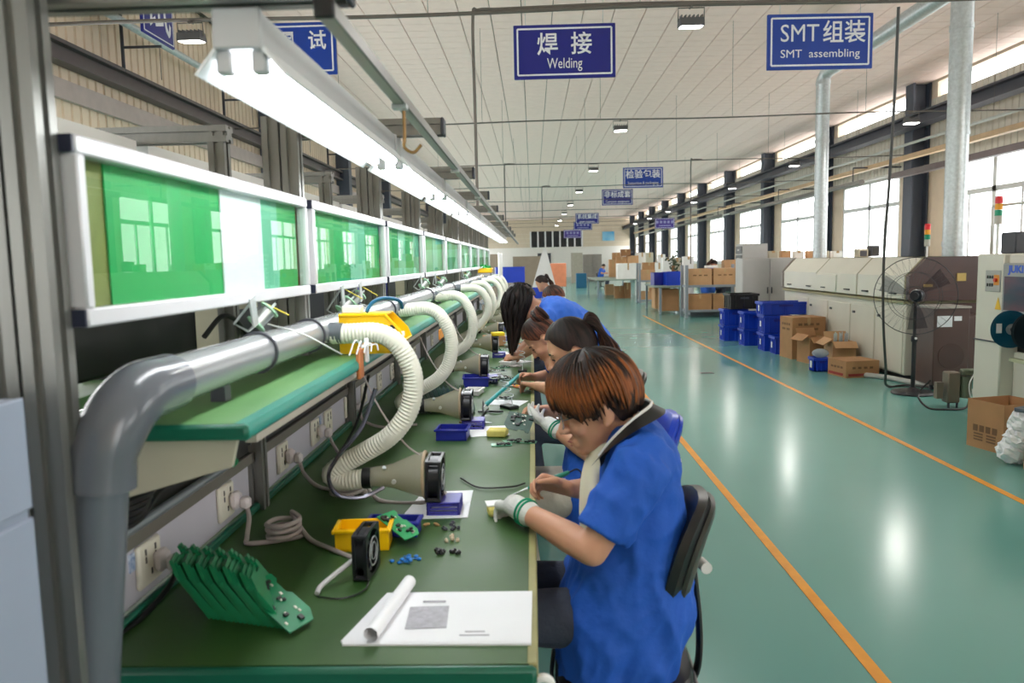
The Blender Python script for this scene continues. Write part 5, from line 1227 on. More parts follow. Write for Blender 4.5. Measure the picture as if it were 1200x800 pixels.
for i, (x, w, l) in enumerate(((4.2, .58, 'left'), (4.80, .55, 'right'))): carton('%s cardboard box on the low shelf of the grey steel rack' % l, x, 19.68, w, .46, .38, 0, .2, CARD)
mb = MB(); mb.box((4.5, 19.6, 1.27), (.3, .2, .06), bev=.01); tag(mb.obj('paper_pack', WHITE), 'pale pack on the boxes of the steel rack', 'pack')
def table(label, x, y, w, l, h=.75, m=RK):
    o = T('work_table', label, 'table', (x, y, 0)); mb = MB(); mb.box((x, y, h - .02), (w, l, .04), bev=.005); mb.obj('table_top', m, o)
    for sx in (-1, 1):
        for sy in (-1, 1): mb = MB(); mb.box((x + sx * (w / 2 - .05), y + sy * (l / 2 - .05), (h - .04) / 2), (.06, .06, h - .04)); mb.obj('leg', RK, o)
    return o
GT = mat('green_grey_table', (126, 140, 130), .5)
table('green grey table left of the steel rack with blue bin', 4.05, 22.2, 1.3, 2.6, m=GT)
mb = MB(); mb.box((3.75, 21.4, .36), (.5, .5, .6), bev=.01); tag(mb.obj('carton_under_table', CARD), 'brown box standing under the green grey table', 'box')
mb = MB(); mb.box((3.72, 22.5, .36), (.45, .6, .6), bev=.01); tag(mb.obj('carton_under_table', CARD2), 'pale box standing deeper under the green grey table', 'box')
b = make_bin('bright blue bin on the green grey table', .5, .4, .38, BLUEP); put(b, (3.95, 21.8, .75), .1)
b = make_bin('dark blue bin beside the bright blue bin', .34, .4, .36, BLUED); put(b, (3.58, 22.1, .75), .1)
rack('second grey rack farther along, left of the blue bin table', 3.62, 4.9, 26.2, 26.8, (.12, .78), 1.36)
table('long table farther along the aisle under stacked goods', 3.2, 31.5, 1.6, 5.0, m=GT)
r2 = random.Random(12)
GOODS = [('cardboard box', CARD), ('pale cardboard box', CARD2), ('white box', WHITE), ('beige box', BRK), ('brown carton', CARDIN)]
ZB = {7: .75, 8: .75, 9: 0, 10: 0, 16: 0, 17: .75, 19: 0, 21: 1.44, 22: 1.44, 23: 1.44, 24: 1.44, 25: 1.44, 26: 1.44}; GN = [0]
def good(px, py, w, h, y, kind, where):
    """a box seen at a pixel centre; stands at its own depth"""
    c = at(px, py, y=y); s = y / FPX; W_, H_ = w * s, h * s; n_, m = GOODS[kind]; zt = c.z + H_ / 2
    o = T('stored_box', '%s %s' % (n_, where), 'box', (c.x, y, c.z - H_ / 2), 'boxes stored along the aisle'); zl = ZB.get(GN[0], c.z - H_ / 2); GN[0] += 1; mb = MB(); mb.box((c.x, y, (zt + zl) / 2), (W_, W_ * .8, zt - zl), bev=.012); mb.obj('body', m, o)
    mb = MB(); mb.box((c.x, y, c.z + H_ / 2 + .002), (.06, W_ * .8, .004)); mb.box((c.x, y - W_ * .4 - .002, c.z + H_ * .3), (.06, .004, H_ * .4)); mb.obj('tape', mat('tan_tape', (186, 154, 112), .35), o)
good(758, 322, 18, 12, 26.5, 1, 'on the second grey rack top, left'); good(760, 312, 14, 9, 26.5, 0, 'stacked over the left box of the second rack'); good(772, 317, 10, 18, 26.4, 2, 'upright at the right of the second rack')
good(756, 346, 14, 10, 26.5, 1, 'on the low shelf of the second grey rack'); good(766, 344, 10, 14, 26.5, 0, 'right on the low shelf of the second grey rack')
good(735, 318, 24, 19, 30.2, 2, 'large on the long aisle table, front'); good(733, 296, 11, 8, 31.5, 4, 'on the very top of the aisle goods pile'); good(741, 304, 13, 9, 31.6, 1, 'below the top carton in the aisle pile')
good(728, 305, 12, 9, 31.6, 0, 'left in the upper row of the aisle pile'); good(752, 302, 14, 12, 32, 2, 'pale in the upper row right of the aisle pile'); good(761, 303, 8, 14, 30, 3, 'thin at the right end of the aisle pile')
good(718, 316, 9, 24, 33.5, 1, 'standing left of the large white box'); good(722, 300, 9, 8, 33.4, 0, 'on the standing pale box left of the pile'); good(726, 343, 12, 16, 30.2, 0, 'under the long table, nearest the aisle')
good(714, 340, 10, 14, 33, 1, 'under the far end of the long table'); good(735, 341, 8, 20, 30.0, 4, 'beneath the large white box'); good(782, 306, 12, 9, 24, 2, 'on goods behind the blue bins'); good(793, 308, 9, 12, 23, 3, 'beside the rack post behind the blue bins')
good(775, 303, 8, 10, 26.8, 2, 'white behind the second rack'); good(806, 305, 12, 9, 21, 2, 'behind the steel rack, left'); good(855, 310, 16, 11, 20.6, 1, 'behind the steel rack at its right end')
mb = MB(); mb.box((4.62, 20.45, .08), (1.1, .8, .16), bev=.01); tag(mb.obj('foot_platform', RK), 'low grey platform behind the steel rack under a worker', 'platform')
table('table right behind the oven carrying pale goods', 6.1, 22.6, .8, 8, .95)
for i in range(6): good(905 + i * 15, 297, 11, 6, 16 + i * .2, [3, 1, 2, 1, 3, 2][i], '%s in the row behind the oven near the windows' % ['first', 'second', 'third', 'fourth', 'fifth', 'last'][i])
o = T('bench_instrument', 'pale instrument with dark screen on goods behind the oven', 'instrument', at(1009, 297, y=14)); c = at(1009, 297, y=14); mb = MB(); mb.box(c, (.17, .2, .16), bev=.01); mb.obj('body', BRK, o); mb = MB(); mb.box(c + V((0, -.103, 0)), (.12, .01, .1)); mb.obj('screen', DARK, o)
o = T('bench_instrument', 'dark instrument behind the oven beside the pale one', 'instrument', at(1023, 294, y=14)); c = at(1023, 294, y=14); mb = MB(); mb.box(c, (.15, .2, .19), bev=.01); mb.obj('body', DARK, o); mb = MB(); mb.box(c + V((0, -.103, 0)), (.1, .01, .12)); mb.obj('screen', ALUD, o)
mb = MB(); mb.box((6.1, 13.6, .72), (.8, 9.4, 1.44)); tag(mb.obj('back_counter', mat('tan_counter', (206, 176, 140), .6)), 'tan counter behind the oven below the windows', 'counter')
mb = MB(); mb.box((5.25, 16.6, .72), (.8, 1.9, 1.44)); tag(mb.obj('back_counter', mat('tan_counter', (206, 176, 140), .6)), 'short tan counter behind the drawer rack carrying a row of boxes', 'counter')
# far lockers, orange crate, white cone, pot plant
o = T('locker', 'tall grey locker against the far wall, nearest of two', 'locker', at(676, 330, y=52)); c = at(676, 318, y=52); mb = MB(); mb.box((c.x, 52, 1.0), (.75, .6, 2.0)); mb.obj('body', mat('greige_locker', (176, 168, 154), .5), o); mb = MB(); mb.box((c.x, 51.68, 1.0), (.68, .03, 1.9)); mb.obj('door', mat('greige_locker', (176, 168, 154), .5), o)
o = T('locker', 'wide grey locker against the far wall, right of the tall one', 'locker', at(695, 330, y=55)); c = at(694, 318, y=55); mb = MB(); mb.box((c.x, 55, .95), (1.3, .6, 1.9)); mb.obj('body', mat('taupe_locker', (150, 142, 136), .5), o)
for s in (-1, 1): mb = MB(); mb.box((c.x + s * .32, 54.68, .95), (.6, .03, 1.8)); mb.obj('door', mat('taupe_locker', (150, 142, 136), .5), o)
mb = MB(); c = at(681, 326, y=42); mb.box((c.x, 42, .4), (.55, .6, .8), bev=.02); tag(mb.obj('teal_tub', mat('teal_tub', (20, 92, 128), .5)), 'teal blue tub standing before the lockers', 'tub')
mb = MB(); c = at(652, 318, y=30); mb.box((c.x, 30, .95), (.75, .6, .9), bev=.02); o = mb.obj('orange_crate', mat('orange_crate', (226, 140, 104), .6)); tag(o, 'salmon orange crate at the end of the bench row', 'crate')
for i, (dx) in enumerate((-.3, .3)): mb = MB(); mb.box((c.x + dx, 30, .25), (.08, .5, .5)); mb.obj('leg', WHITE, o)
mb = MB(); c = at(635, 320, y=17); mb.prism([(c.x - .5, .0), (c.x + .53, .0), (c.x + .10, 1.78), (c.x + .04, 1.78)], 17, 17.03, 'y'); tag(mb.obj('white_board', WHITE), 'white tapered board standing at the bench end behind a worker', 'board')
table('table at the far end of the bench row', -.2, 15.5, 1.7, 2.2)
b = make_bin('bright blue bin on table past the bench end', .55, .5, .3, BLUEP); put(b, (-.45, 15.0, 1.1), .1)
mb = MB(); mb.box((-.45, 15.0, .93), (.5, .5, .34)); tag(mb.obj('grey_carton', mat('grey_carton', (150, 146, 140))), 'grey carton under the bright blue bin', 'box')
b = make_bin('second blue bin right of the bright blue bin', .4, .4, .2, BLUEP); put(b, (.12, 15.2, .78), .3)
mb = MB(); mb.box((-1.4, 20, .85), (1.2, .6, 1.7)); tag(mb.obj('taupe_cupboard', mat('taupe_cupboard', (156, 142, 126), .5)), 'taupe cupboard past the far end of the bench', 'cupboard')
mb = MB(); mb.box((-.1, 22, .82), (.9, .6, 1.64)); tag(mb.obj('taupe_cupboard', mat('taupe_cupboard', (156, 142, 126), .5)), 'taupe cupboard behind the blue bins at the bench end', 'cupboard')
o = T('potted_plant', 'dark leafy plant among the goods left of the steel rack', 'plant', at(790, 312, y=22.5)); c = at(789, 306, y=22.5); mb = MB(); r3 = random.Random(2)
mb.cyl((c.x, 22.5, .75), (c.x, 22.5, c.z - .12), .05, n=8); mb.obj('pot', CARDIN, o); mb = MB()
for i in range(40): d = V((r3.gauss(0, .1), r3.gauss(0, .1), r3.gauss(0, .1))); p = c + d; mb.box(p, (.09, .05, .012), rot=M.Rotation(r3.uniform(0, 6), 3, V((r3.random(), r3.random(), r3.random())).normalized()))
lf = mb.obj('foliage', mat('dark_leaf', (56, 72, 44), .6), o); lf['kind'] = 'stuff'
# ------------------------------------------------------------------ people
SKIN = mat('skin', (206, 152, 122), .5, 0, .05, 12); SKIN.node_tree.nodes['Principled BSDF'].inputs['Subsurface Weight'].default_value = .08
SKIN.node_tree.nodes['Principled BSDF'].inputs['Subsurface Radius'].default_value = (.01, .004, .002)
JACK = mat('blue_work_jacket', (26, 88, 190), .75, 0, .08, 9, .5, 24); JACK2 = mat('light_blue_jacket', (52, 108, 214), .75, 0, .06, 9, .4, 24)
TROU = mat('dark_slate_trousers', (54, 60, 76), .85, 0, .1, 12, .3, 60); TROUB = mat('beige_trousers', (178, 172, 156), .85, 0, .06, 9, .3, 40)
GLOVE = mat('white_knit_glove', (226, 226, 222), .9, 0, .05, 60, .6, 240); CUFFG = mat('green_cuff_band', (20, 150, 110), .8)
LIPS = mat('lips', (170, 96, 88), .45); BROW = mat('brow_hair', (36, 26, 22), .7); SHOE = mat('dark_shoe', (40, 40, 44), .6)
CREAM = mat('cream_undershirt', (222, 214, 190), .85, 0, .05)
def hair_mat(name, top, tip=None, streak=None):
    m = bpy.data.materials.new(name); m.use_nodes = True; nt = m.node_tree; L = nt.links.new; b = nt.nodes['Principled BSDF']
    at_ = nt.nodes.new('ShaderNodeAttribute'); at_.attribute_name = 'strand'
    sep = nt.nodes.new('ShaderNodeSeparateColor'); L(at_.outputs['Color'], sep.inputs[0])
    n = nt.nodes.new('ShaderNodeTexNoise'); n.noise_dimensions = '2D'; n.inputs['Scale'].default_value = 1; n.inputs['Detail'].default_value = 5
    cx = nt.nodes.new('ShaderNodeCombineXYZ')
    a = nt.nodes.new('ShaderNodeMath'); a.operation = 'MULTIPLY'; a.inputs[1].default_value = 60; L(sep.outputs[0], a.inputs[0]); L(a.outputs[0], cx.inputs[0])
    a2 = nt.nodes.new('ShaderNodeMath'); a2.operation = 'MULTIPLY'; a2.inputs[1].default_value = 2.2; L(sep.outputs[1], a2.inputs[0]); L(a2.outputs[0], cx.inputs[1]); L(cx.outputs[0], n.inputs['Vector'])
    ad = nt.nodes.new('ShaderNodeMath'); ad.operation = 'MULTIPLY_ADD'; ad.inputs[1].default_value = 1.8; L(n.outputs['Fac'], ad.inputs[0])
    mm = nt.nodes.new('ShaderNodeMath'); mm.operation = 'MULTIPLY_ADD'; mm.inputs[1].default_value = .95; mm.inputs[2].default_value = -1.0; L(sep.outputs[1], mm.inputs[0]); L(mm.outputs[0], ad.inputs[2])
    r = nt.nodes.new('ShaderNodeValToRGB'); r.color_ramp.elements[0].position = .2; r.color_ramp.elements[1].position = .85
    r.color_ramp.elements[0].color = (*lin(top), 1); r.color_ramp.elements[1].color = (*lin(tip or top), 1)
    if streak: e = r.color_ramp.elements.new(.52); e.color = (*lin(streak), 1)
    L(ad.outputs[0], r.inputs[0]); L(r.outputs[0], b.inputs['Base Color']); b.inputs['Roughness'].default_value = .55; b.inputs['Specular IOR Level'].default_value = .22
    bp = nt.nodes.new('ShaderNodeBump'); bp.inputs['Strength'].default_value = .35; bp.inputs['Distance'].default_value = .003; L(n.outputs['Fac'], bp.inputs['Height']); L(bp.outputs[0], b.inputs['Normal'])
    MATS[name] = m; return m
HAIRS = {'bowl': hair_mat('dyed_orange_hair', (20, 16, 15), (146, 84, 42), (58, 36, 24)), 'dark': hair_mat('dark_hair', (22, 18, 18), (48, 34, 30)), 'brown': hair_mat('brown_hair', (36, 24, 20), (104, 60, 44), (56, 36, 30))}

def blob(name, mb, vox, m, parent, smooth=6, fac=.5):
    """one continuous surface grown over overlapping shapes"""
    me = bpy.data.meshes.new('tmp'); me.from_pydata(mb.v, [], mb.f)
    o = bpy.data.objects.new('tmp', me); COL.objects.link(o)
    import bmesh
    bm = bmesh.new(); bm.from_mesh(me); bmesh.ops.recalc_face_normals(bm, faces=bm.faces); bm.to_mesh(me); bm.free()
    rm = o.modifiers.new('r', 'REMESH'); rm.mode = 'VOXEL'; rm.voxel_size = vox; rm.use_smooth_shade = True
    if smooth: sm = o.modifiers.new('s', 'SMOOTH'); sm.iterations = smooth; sm.factor = fac
    dg = bpy.context.evaluated_depsgraph_get(); ev = o.evaluated_get(dg)
    new = bpy.data.meshes.new_from_object(ev); new.name = name
    bpy.data.objects.remove(o); bpy.data.meshes.remove(me)
    off = root_loc(parent)
    new.transform(M.Translation(-off)); new.materials.clear(); new.materials.append(m)
    new.polygons.foreach_set('use_smooth', [True] * len(new.polygons)); new.update()
    r = bpy.data.objects.new(name, new); COL.objects.link(r); r.parent = parent
    return r

def hand_shape(mb, Wp, d, n, side, sc=1.0, curl=(30, 35, 25), spread=.1, fat=1.0, thumb=35):
    """palm, four jointed fingers and a thumb; d forward, n the way the palm faces, side +1 right hand, -1 left"""
    d = V(d).normalized(); n = V(n); n = (n - d * n.dot(d)).normalized(); t = d.cross(n) * side
    Wp = V(Wp); s = sc
    off = (.030, .010, -.010, -.028); ln = (.070, .078, .072, .056); rr = (.0088, .0090, .0086, .0076)
    for i in range(4):
        b = Wp + d * (.088 - .006 * abs(i - 1)) * s + t * off[i] * s
        mb.limb([Wp + t * off[i] * .55 * s, b], [.017 * s * fat, .0125 * s * fat])
        p = b; a = 0.0; dd = (d + t * (off[i] * spread * 12)).normalized()
        P, Q = [b - d * .012 * s], [rr[i] * s * fat * 1.08]; P.append(b); Q.append(rr[i] * s * fat * 1.05)
        for j, fr in enumerate((.45, .31, .24)):
            a += R(curl[j] + 4 * i)
            v = dd * math.cos(a) + n * math.sin(a); p = p + v * ln[i] * fr * s; P.append(p); Q.append(rr[i] * s * fat * (1 - .09 * (j + 1)))
        mb.limb(P, Q, 8)
    b = Wp + d * .022 * s + t * .026 * s
    v1 = (d * .62 + t * .70 + n * .35).normalized(); v2 = (d * .88 + t * .20 + n * .45).normalized(); v3 = (d * .95 - t * .05 + n * .4).normalized()
    mb.limb([b - t * .012 * s, b + v1 * .034 * s, b + v1 * .034 * s + v2 * .030 * s, b + v1 * .034 * s + v2 * .030 * s + v3 * .024 * s], [.014 * s * fat, .0125 * s * fat, .0102 * s * fat, .0085 * s * fat], 8)
    return mb

def hair_cap(Hm, sc, cut, rad=(.116, .098, .118), c0=(-.004, 0, .032), seed=0, n=72, m=14, puff=.0, wav=.0022, flat_front=0):
    r_ = random.Random(seed); ph = [r_.uniform(0, 6) for _ in range(6)]
    vs, attr = [], []
    outer = []
    for i in range(m + 1):
        t = i / m; ring = []
        for k in range(n):
            a = 2 * math.pi * k / n; th = cut(a) * t
            w = 1 + (wav / .1) * (math.sin(a * 17 + ph[0]) * .5 + math.sin(a * 31 + ph[1] + t * 2) * .5 + math.sin(a * 7 + ph[2] + t * 3) * .8) * min(1, t * 2.2) + puff * math.sin(math.pi * t) ** 2
            p = V((c0[0] + rad[0] * w * math.sin(th) * math.cos(a), c0[1] + rad[1] * w * math.sin(th) * math.sin(a), c0[2] + rad[2] * w * math.cos(th)))
            ring.append(p); attr.append((k / n, t))
        outer.append(ring)
    for i in (1.0, .55):
        ring = []
        for k in range(n):
            a = 2 * math.pi * k / n; th = cut(a) * i * .985; q = .80
            ring.append(V((c0[0] + rad[0] * q * math.sin(th) * math.cos(a), c0[1] + rad[1] * q * math.sin(th) * math.sin(a), c0[2] + rad[2] * q * math.cos(th)))); attr.append((k / n, i))
        outer.append(ring)
    mb = MB(); mb.loft([[Hm @ (p * sc) for p in rg] for rg in outer])
    return mb, attr
def strand_attr(o, attr):
    ca = o.data.color_attributes.new('strand', 'FLOAT_COLOR', 'POINT')
    vals = []
    for u, t in attr: vals += [u, t, 0, 1]
    ca.data.foreach_set('color', vals)
def lock(paths, rs, n=8):
    """clumps of hair as tapered tubes with strand attributes"""
    mb = MB(); attr = []
    for q, (p, r) in enumerate(zip(paths, rs)):
        b0 = len(mb.v); mb.tube(p, r, n)
        for i in range(len(p)):
            for k in range(n): attr.append(((q * .137 + k / n * .2) % 1, i / (len(p) - 1)))
    return mb, attr

def person(label, y0, S, root_rot=0.0, loc=None):
    g = lambda k, d=None: S.get(k, d)
    px, pz = S['pelvis']; o = T('person', label, 'person', (px, y0, 0))
    vox = g('vox', .008); cvox = g('cvox', .011); sc = g('scale', 1.0)
    hx, hz = S['head']; hy = y0 + g('hdy', 0); pt, yw, rl = R(S['pitch']), R(g('yaw', 0)), R(g('roll', 0))
    f = V((-math.cos(pt), 0, -math.sin(pt))); u = V((-math.sin(pt), 0, math.cos(pt)))
    q = M.Rotation(yw, 3, 'Z'); f, u = q @ f, q @ u
    l = u.cross(f); Hm = M.Translation((hx, hy, hz)) @ M((f, l, u)).transposed().to_4x4()
    hs = g('hscale', 1.0); K = lambda *p: Hm @ (V(p) * hs)
    rot = M((f, l, u)).transposed()
    # --- body
    b = MB()
    def hell(c, r): b.ell(K(*c), tuple(v * hs for v in r), rot=rot, n=18, m=12)
    hell((0, 0, .03), (.094, .076, .098)); hell((.028, 0, -.035), (.062, .060, .084)); hell((.05, 0, -.078), (.034, .04, .03))
    hell((.070, 0, -.098), (.020, .022, .016))
    if vox < .012:
        b.limb([K(.090, 0, .008), K(.100, 0, -.016), K(.111, 0, -.036)], [.007 * hs, .0085 * hs, .011 * hs], 10)
        for s in (-1, 1):
            hell((.098, s * .012, -.040), (.011, .009, .008)); hell((.064, s * .036, -.030), (.026, .024, .024)); hell((.074, s * .032, .022), (.016, .026, .009))
            hell((.076, s * .031, -.001), (.011, .014, .010))
            hell((-.008, s * .077, -.008), (.018, .008, .030)); hell((-.002, s * .082, .008), (.013, .008, .014)); hell((.0, s * .078, -.030), (.009, .007, .011))
        b.limb([K(.088, -.016, -.068), K(.095, 0, -.066), K(.088, .016, -.068)], [.005 * hs, .0075 * hs, .005 * hs], 8)
        b.limb([K(.084, -.014, -.080), K(.090, 0, -.080), K(.084, .014, -.080)], [.006 * hs, .0085 * hs, .006 * hs], 8)
    nk = V((S['neck'][0], y0 + g('hdy', 0) * .4, S['neck'][1]))
    b.limb([K(-.022, 0, -.045), nk.lerp(K(-.022, 0, -.045), .5), nk, nk + V((.01, 0, -.08))], [.052 * hs, .05 * hs, .058 * hs, .09], 16)
    sp = S['spine']
    def torso(mb, grow, lo=0, hi=None):
        rings = []; pts = sp[lo:hi]
        for i, (x, z, rx, ry) in enumerate(pts):
            a = V((pts[max(0, i - 1)][0], 0, pts[max(0, i - 1)][1])); c = V((pts[min(len(pts) - 1, i + 1)][0], 0, pts[min(len(pts) - 1, i + 1)][1]))
            d = (c - a).normalized(); pv = V((0, 1, 0)).cross(d).normalized()
            rings.append([V((x, y0, z)) + pv * ((rx + grow) * math.copysign(abs(math.cos(t)) ** (.55 if z < .66 else 1), math.cos(t))) + V((0, 1, 0)) * ((ry + grow) * math.copysign(abs(math.sin(t)) ** (.6 if z < .66 else .85), math.sin(t))) for t in [2 * math.pi * k / 26 for k in range(26)]])
        mb.loft(rings)
    torso(b, -.02, g('hemskip', 1))
    shirt = MB(); torso(shirt, 0)
    glove = None
    for sd, nm in ((-1, 'L'), (1, 'R')):
        if 'el' + nm not in S: continue
        sh = V((S['sh'][0], y0 + sd * S['sh'][1], S['sh'][2])); el = V(S['el' + nm]) + V((0, y0, 0)); wr = V(S['wr' + nm]) + V((0, y0, 0))
        fo = wr - el
        b.limb([sh, sh.lerp(el, .5), el], [.052 * sc, .046 * sc, .040 * sc], 14)
        b.limb([el, el + fo * .3, wr], [.040 * sc, .041 * sc, .027 * sc], 14)
        slv = g('sleeve', .72); e2 = sh.lerp(el, slv)
        shirt.limb([sh + V((.02, -sd * .04, .0)), sh.lerp(el, .15)], [.075 * sc, .074 * sc], 14)
        shirt.tube([sh + V((.01, -sd * .03, 0)), sh, sh.lerp(el, .3), sh.lerp(el, .55), e2], [.07 * sc, .074 * sc, .071 * sc, .069 * sc, .070 * sc], 16)
        if g('longsleeve'): shirt.limb([e2, el, el.lerp(wr, .8)], [.062, .058, .045], 12)
        if nm in g('gloves', ''):
            glove = MB(); hand_shape(glove, wr + fo.normalized() * .012, S['d' + nm], S['n' + nm], sd, sc * g('hand', 1.0), S.get('curl' + nm, (30, 35, 25)), fat=1.18)
            glove.limb([wr - fo.normalized() * .035, wr + fo.normalized() * .03], [.036 * sc, .033 * sc], 14)
            gl = blob('glove', glove, min(vox, .0045) if vox < .012 else vox, GLOVE, o, 3)
            m2 = MB()
            for q_ in (-.03, -.016): pz_ = wr + fo.normalized() * q_; ax = fo.normalized(); e1 = ax.orthogonal().normalized(); e2_ = ax.cross(e1); m2.tube([pz_ + (e1 * math.cos(t) + e2_ * math.sin(t)) * .0365 * sc for t in [2 * math.pi * k / 24 for k in range(24)]], .0035, 6, closed=True)
            m2.obj('cuff_band', CUFFG, gl)
        elif vox < .012: hand_shape(b, wr + fo.normalized() * .01, S['d' + nm], S['n' + nm], sd, sc * g('hand', 1.0), S.get('curl' + nm, (30, 35, 25)))
        else: hand_shape(b, wr, S['d' + nm], S['n' + nm], sd, sc, (25, 25, 20), fat=1.5)
    # legs
    tr = MB()
    for s in (-1, 1):
        hp = V((px, y0 + s * .078, pz)); kn = V((S['knee'][0], y0 + s * g('kneew', .11), S['knee'][1])); an = V((S['ankle'][0], y0 + s * .11, S['ankle'][1]))
        b.limb([hp, kn], [.06, .05], 10); b.limb([kn, an], [.048, .034], 10)
        tr.limb([hp, hp.lerp(kn, .5), kn], [.088, .082, .068], 14); tr.tube([kn + V((0, 0, .02)), kn.lerp(an, .15), kn.lerp(an, .5), an + V((0, 0, .01))], [.062, .068, .062, .054], 14)
        m2 = MB(); m2.loft([[V((an.x + .06 - .27 * t, an.y + w * math.cos(a), .0 + max(0.0, h * (.5 + .5 * math.sin(a))))) for a in [2 * math.pi * k / 12 for k in range(12)]] for t, w, h in ((0, .02, .05), (.08, .036, .085), (.35, .038, .085), (.6, .045, .06), (.88, .044, .048), (1, .02, .03))]); m2.obj('shoe', SHOE, o)
    body = blob('body', b, vox, SKIN, o, 4 if vox < .006 else 3); body.name = 'body'
    tr.ell((px, y0, pz + .01), (.13, .165, .12), n=16, m=10)
    blob('trousers', tr, .012, g('trousers', TROU), o, 6)
    jk = blob('jacket', shirt, cvox, g('jacket', JACK), o, g('jsm', 7))
    from mathutils import noise
    A = g('folds', .85)
    base = root_loc(o)
    cos_ = [v.co.copy() for v in jk.data.vertices]; nor = [v.normal.copy() for v in jk.data.vertices]
    for v, c_, n_ in zip(jk.data.vertices, cos_, nor):
        w_ = c_ + base
        q1 = noise.noise(V((w_.x * 9 + w_.z * 5, w_.y * 9, w_.z * 4.5 - w_.x * 6))); q2 = noise.noise(V((w_.x * 22 - w_.z * 12, w_.y * 20, w_.z * 11 + w_.x * 9)))
        v.co = c_ + n_ * A * (.013 * (1 - 2 * abs(q1)) + .007 * (1 - 2 * abs(q2)) - .006)
    jk.data.update()
    # face parts
    if vox < .012:
        m2 = MB()
        for s in (-1, 1): m2.limb([K(.0855, s * .019, -.001), K(.0865, s * .030, .0005), K(.080, s * .044, -.002)], [.0028 * hs, .0036 * hs, .0028 * hs], 8)
        m2.obj('eyelashes', BROW, o)
        m2 = MB()
        for s in (-1, 1): m2.limb([K(.092, s * .014, .020), K(.091, s * .032, .025), K(.078, s * .052, .020)], [.003 * hs, .0036 * hs, .002 * hs], 8)
        m2.obj('eyebrows', BROW, o)
        m2 = MB(); m2.limb([K(.0905, -.015, -.069), K(.1008, 0, -.0675), K(.0905, .015, -.069)], [.002, .0032 * hs, .002], 8); m2.limb([K(.088, -.012, -.079), K(.0965, 0, -.079), K(.088, .012, -.079)], [.002, .0034 * hs, .002], 8); m2.obj('lips', LIPS, o)
    # hair
    hk = g('hair', 'cap'); hm = HAIRS[g('haircol', 'dark')]
    dg = lambda x: R(x)
    if hk == 'bowl':
        def cut(a):
            a = abs((a + math.pi) % (2 * math.pi) - math.pi); t = a / math.pi
            base = 88 + 22 * max(0, min(1, (t - .12) / .2)) - 16 * math.exp(-((t - .53) / .07) ** 2) + 8 * max(0, (t - .6) / .4)
            return R(base + 2.5 * math.sin(a * 14))
        mb, at_ = hair_cap(Hm, hs, cut, (.118, .102, .118), (.004, 0, .032), seed=3, puff=.03, wav=.004)
        at_ = [(u_, t / .75 if t < .75 else 1 - (t - .75) * 1.9) for u_, t in at_]; h = mb.obj('hair', hm, o); strand_attr(h, at_)
        # shorter dark nape under the dyed layer
        mb, at2 = hair_cap(Hm, hs, lambda a: R(118 + 20 * max(0, -math.cos(a)) ** .5 - 22 * math.exp(-((abs((a + math.pi) % (2 * math.pi) - math.pi) - 1.66) / .2) ** 2) if math.cos(a) < .42 else 60), (.104, .087, .110), seed=5, n=48, m=10); h2 = mb.obj('hair', HAIRS['dark'], o); strand_attr(h2, at2)
        # fringe locks
        paths, rs = [], []
        rr = random.Random(4)
        for k in range(46):
            a = R(-112 + 224 * k / 45); th1 = cut(a) + R(rr.uniform(0, 8)); pts = []
            for j in range(6):
                th = R(38) + (th1 - R(38)) * j / 5; w = 1.03 + .03 * math.sin(j) + rr.uniform(0, .012)
                pts.append(K(-.004 + .124 * w * math.sin(th) * math.cos(a + .12 * j / 5), .103 * w * math.sin(th) * math.sin(a + .12 * j / 5), .032 + .118 * w * math.cos(th)))
            paths.append(pts); rs.append([.003, .0055, .0065, .0065, .005, .001])
        mb, at3 = lock(paths, rs, 6); at3 = [(u_, .3 + .7 * t / .6 if t < .6 else 1 - (t - .6) * 1.6) for u_, t in at3]; h3 = mb.obj('hair_locks', hm, o); strand_attr(h3, at3)
    else:
        def cut(a):
            t = abs((a + math.pi) % (2 * math.pi) - math.pi) / math.pi
            return R(62 + 40 * max(0, min(1, (t - .2) / .25)) - 12 * math.exp(-((t - .52) / .06) ** 2) + 22 * max(0, (t - .55) / .45))
        mb, at_ = hair_cap(Hm, hs, cut, (.106, .087, .109), seed=2, n=56 if vox < .012 else 24, m=12 if vox < .012 else 8, wav=.0012)
        h = mb.obj('hair', hm, o); strand_attr(h, at_)
        rr = random.Random(8)
        if hk == 'ponytail':
            paths, rs = [], []
            for k in range(34):
                a = rr.uniform(0, 6.28); e = rr.uniform(.004, .03); dy = math.cos(a) * e; dx = math.sin(a) * e
                P = [K(-.085, dy * .5, .085 + dx * .3), K(-.110, dy, .088 + dx), K(-.132, dy * 1.4, .05 + dx), K(-.142 + dx, dy * 1.8, -.02 + dx * .6), K(-.140 + dx, dy * 2.0, -.09), K(-.128 + dx * .6, dy * 1.5, -.15 - rr.uniform(0, .05))]
                paths.append(bez(P, 3)); N = len(paths[-1]); rs.append([.012 * (1 - .75 * (i / N) ** 2) for i in range(N)])
            mb, at_ = lock(paths, rs, 6); h = mb.obj('ponytail', HAIRS['brown'], o); strand_attr(h, at_)
            m2 = MB(); c_ = K(-.108, 0, .082); m2.tube([c_ + (Hm.to_3x3() @ V((.012 * math.cos(t) * .6, .02 * math.sin(t), .02 * math.cos(t)))) * hs for t in [2 * math.pi * k / 16 for k in range(16)]], .007, 6, closed=True); m2.ell(K(-.112, -.022, .09), (.011, .009, .009), n=8, m=6); m2.obj('hair_tie', mat('blue_hair_tie', (60, 110, 190), .4), o)
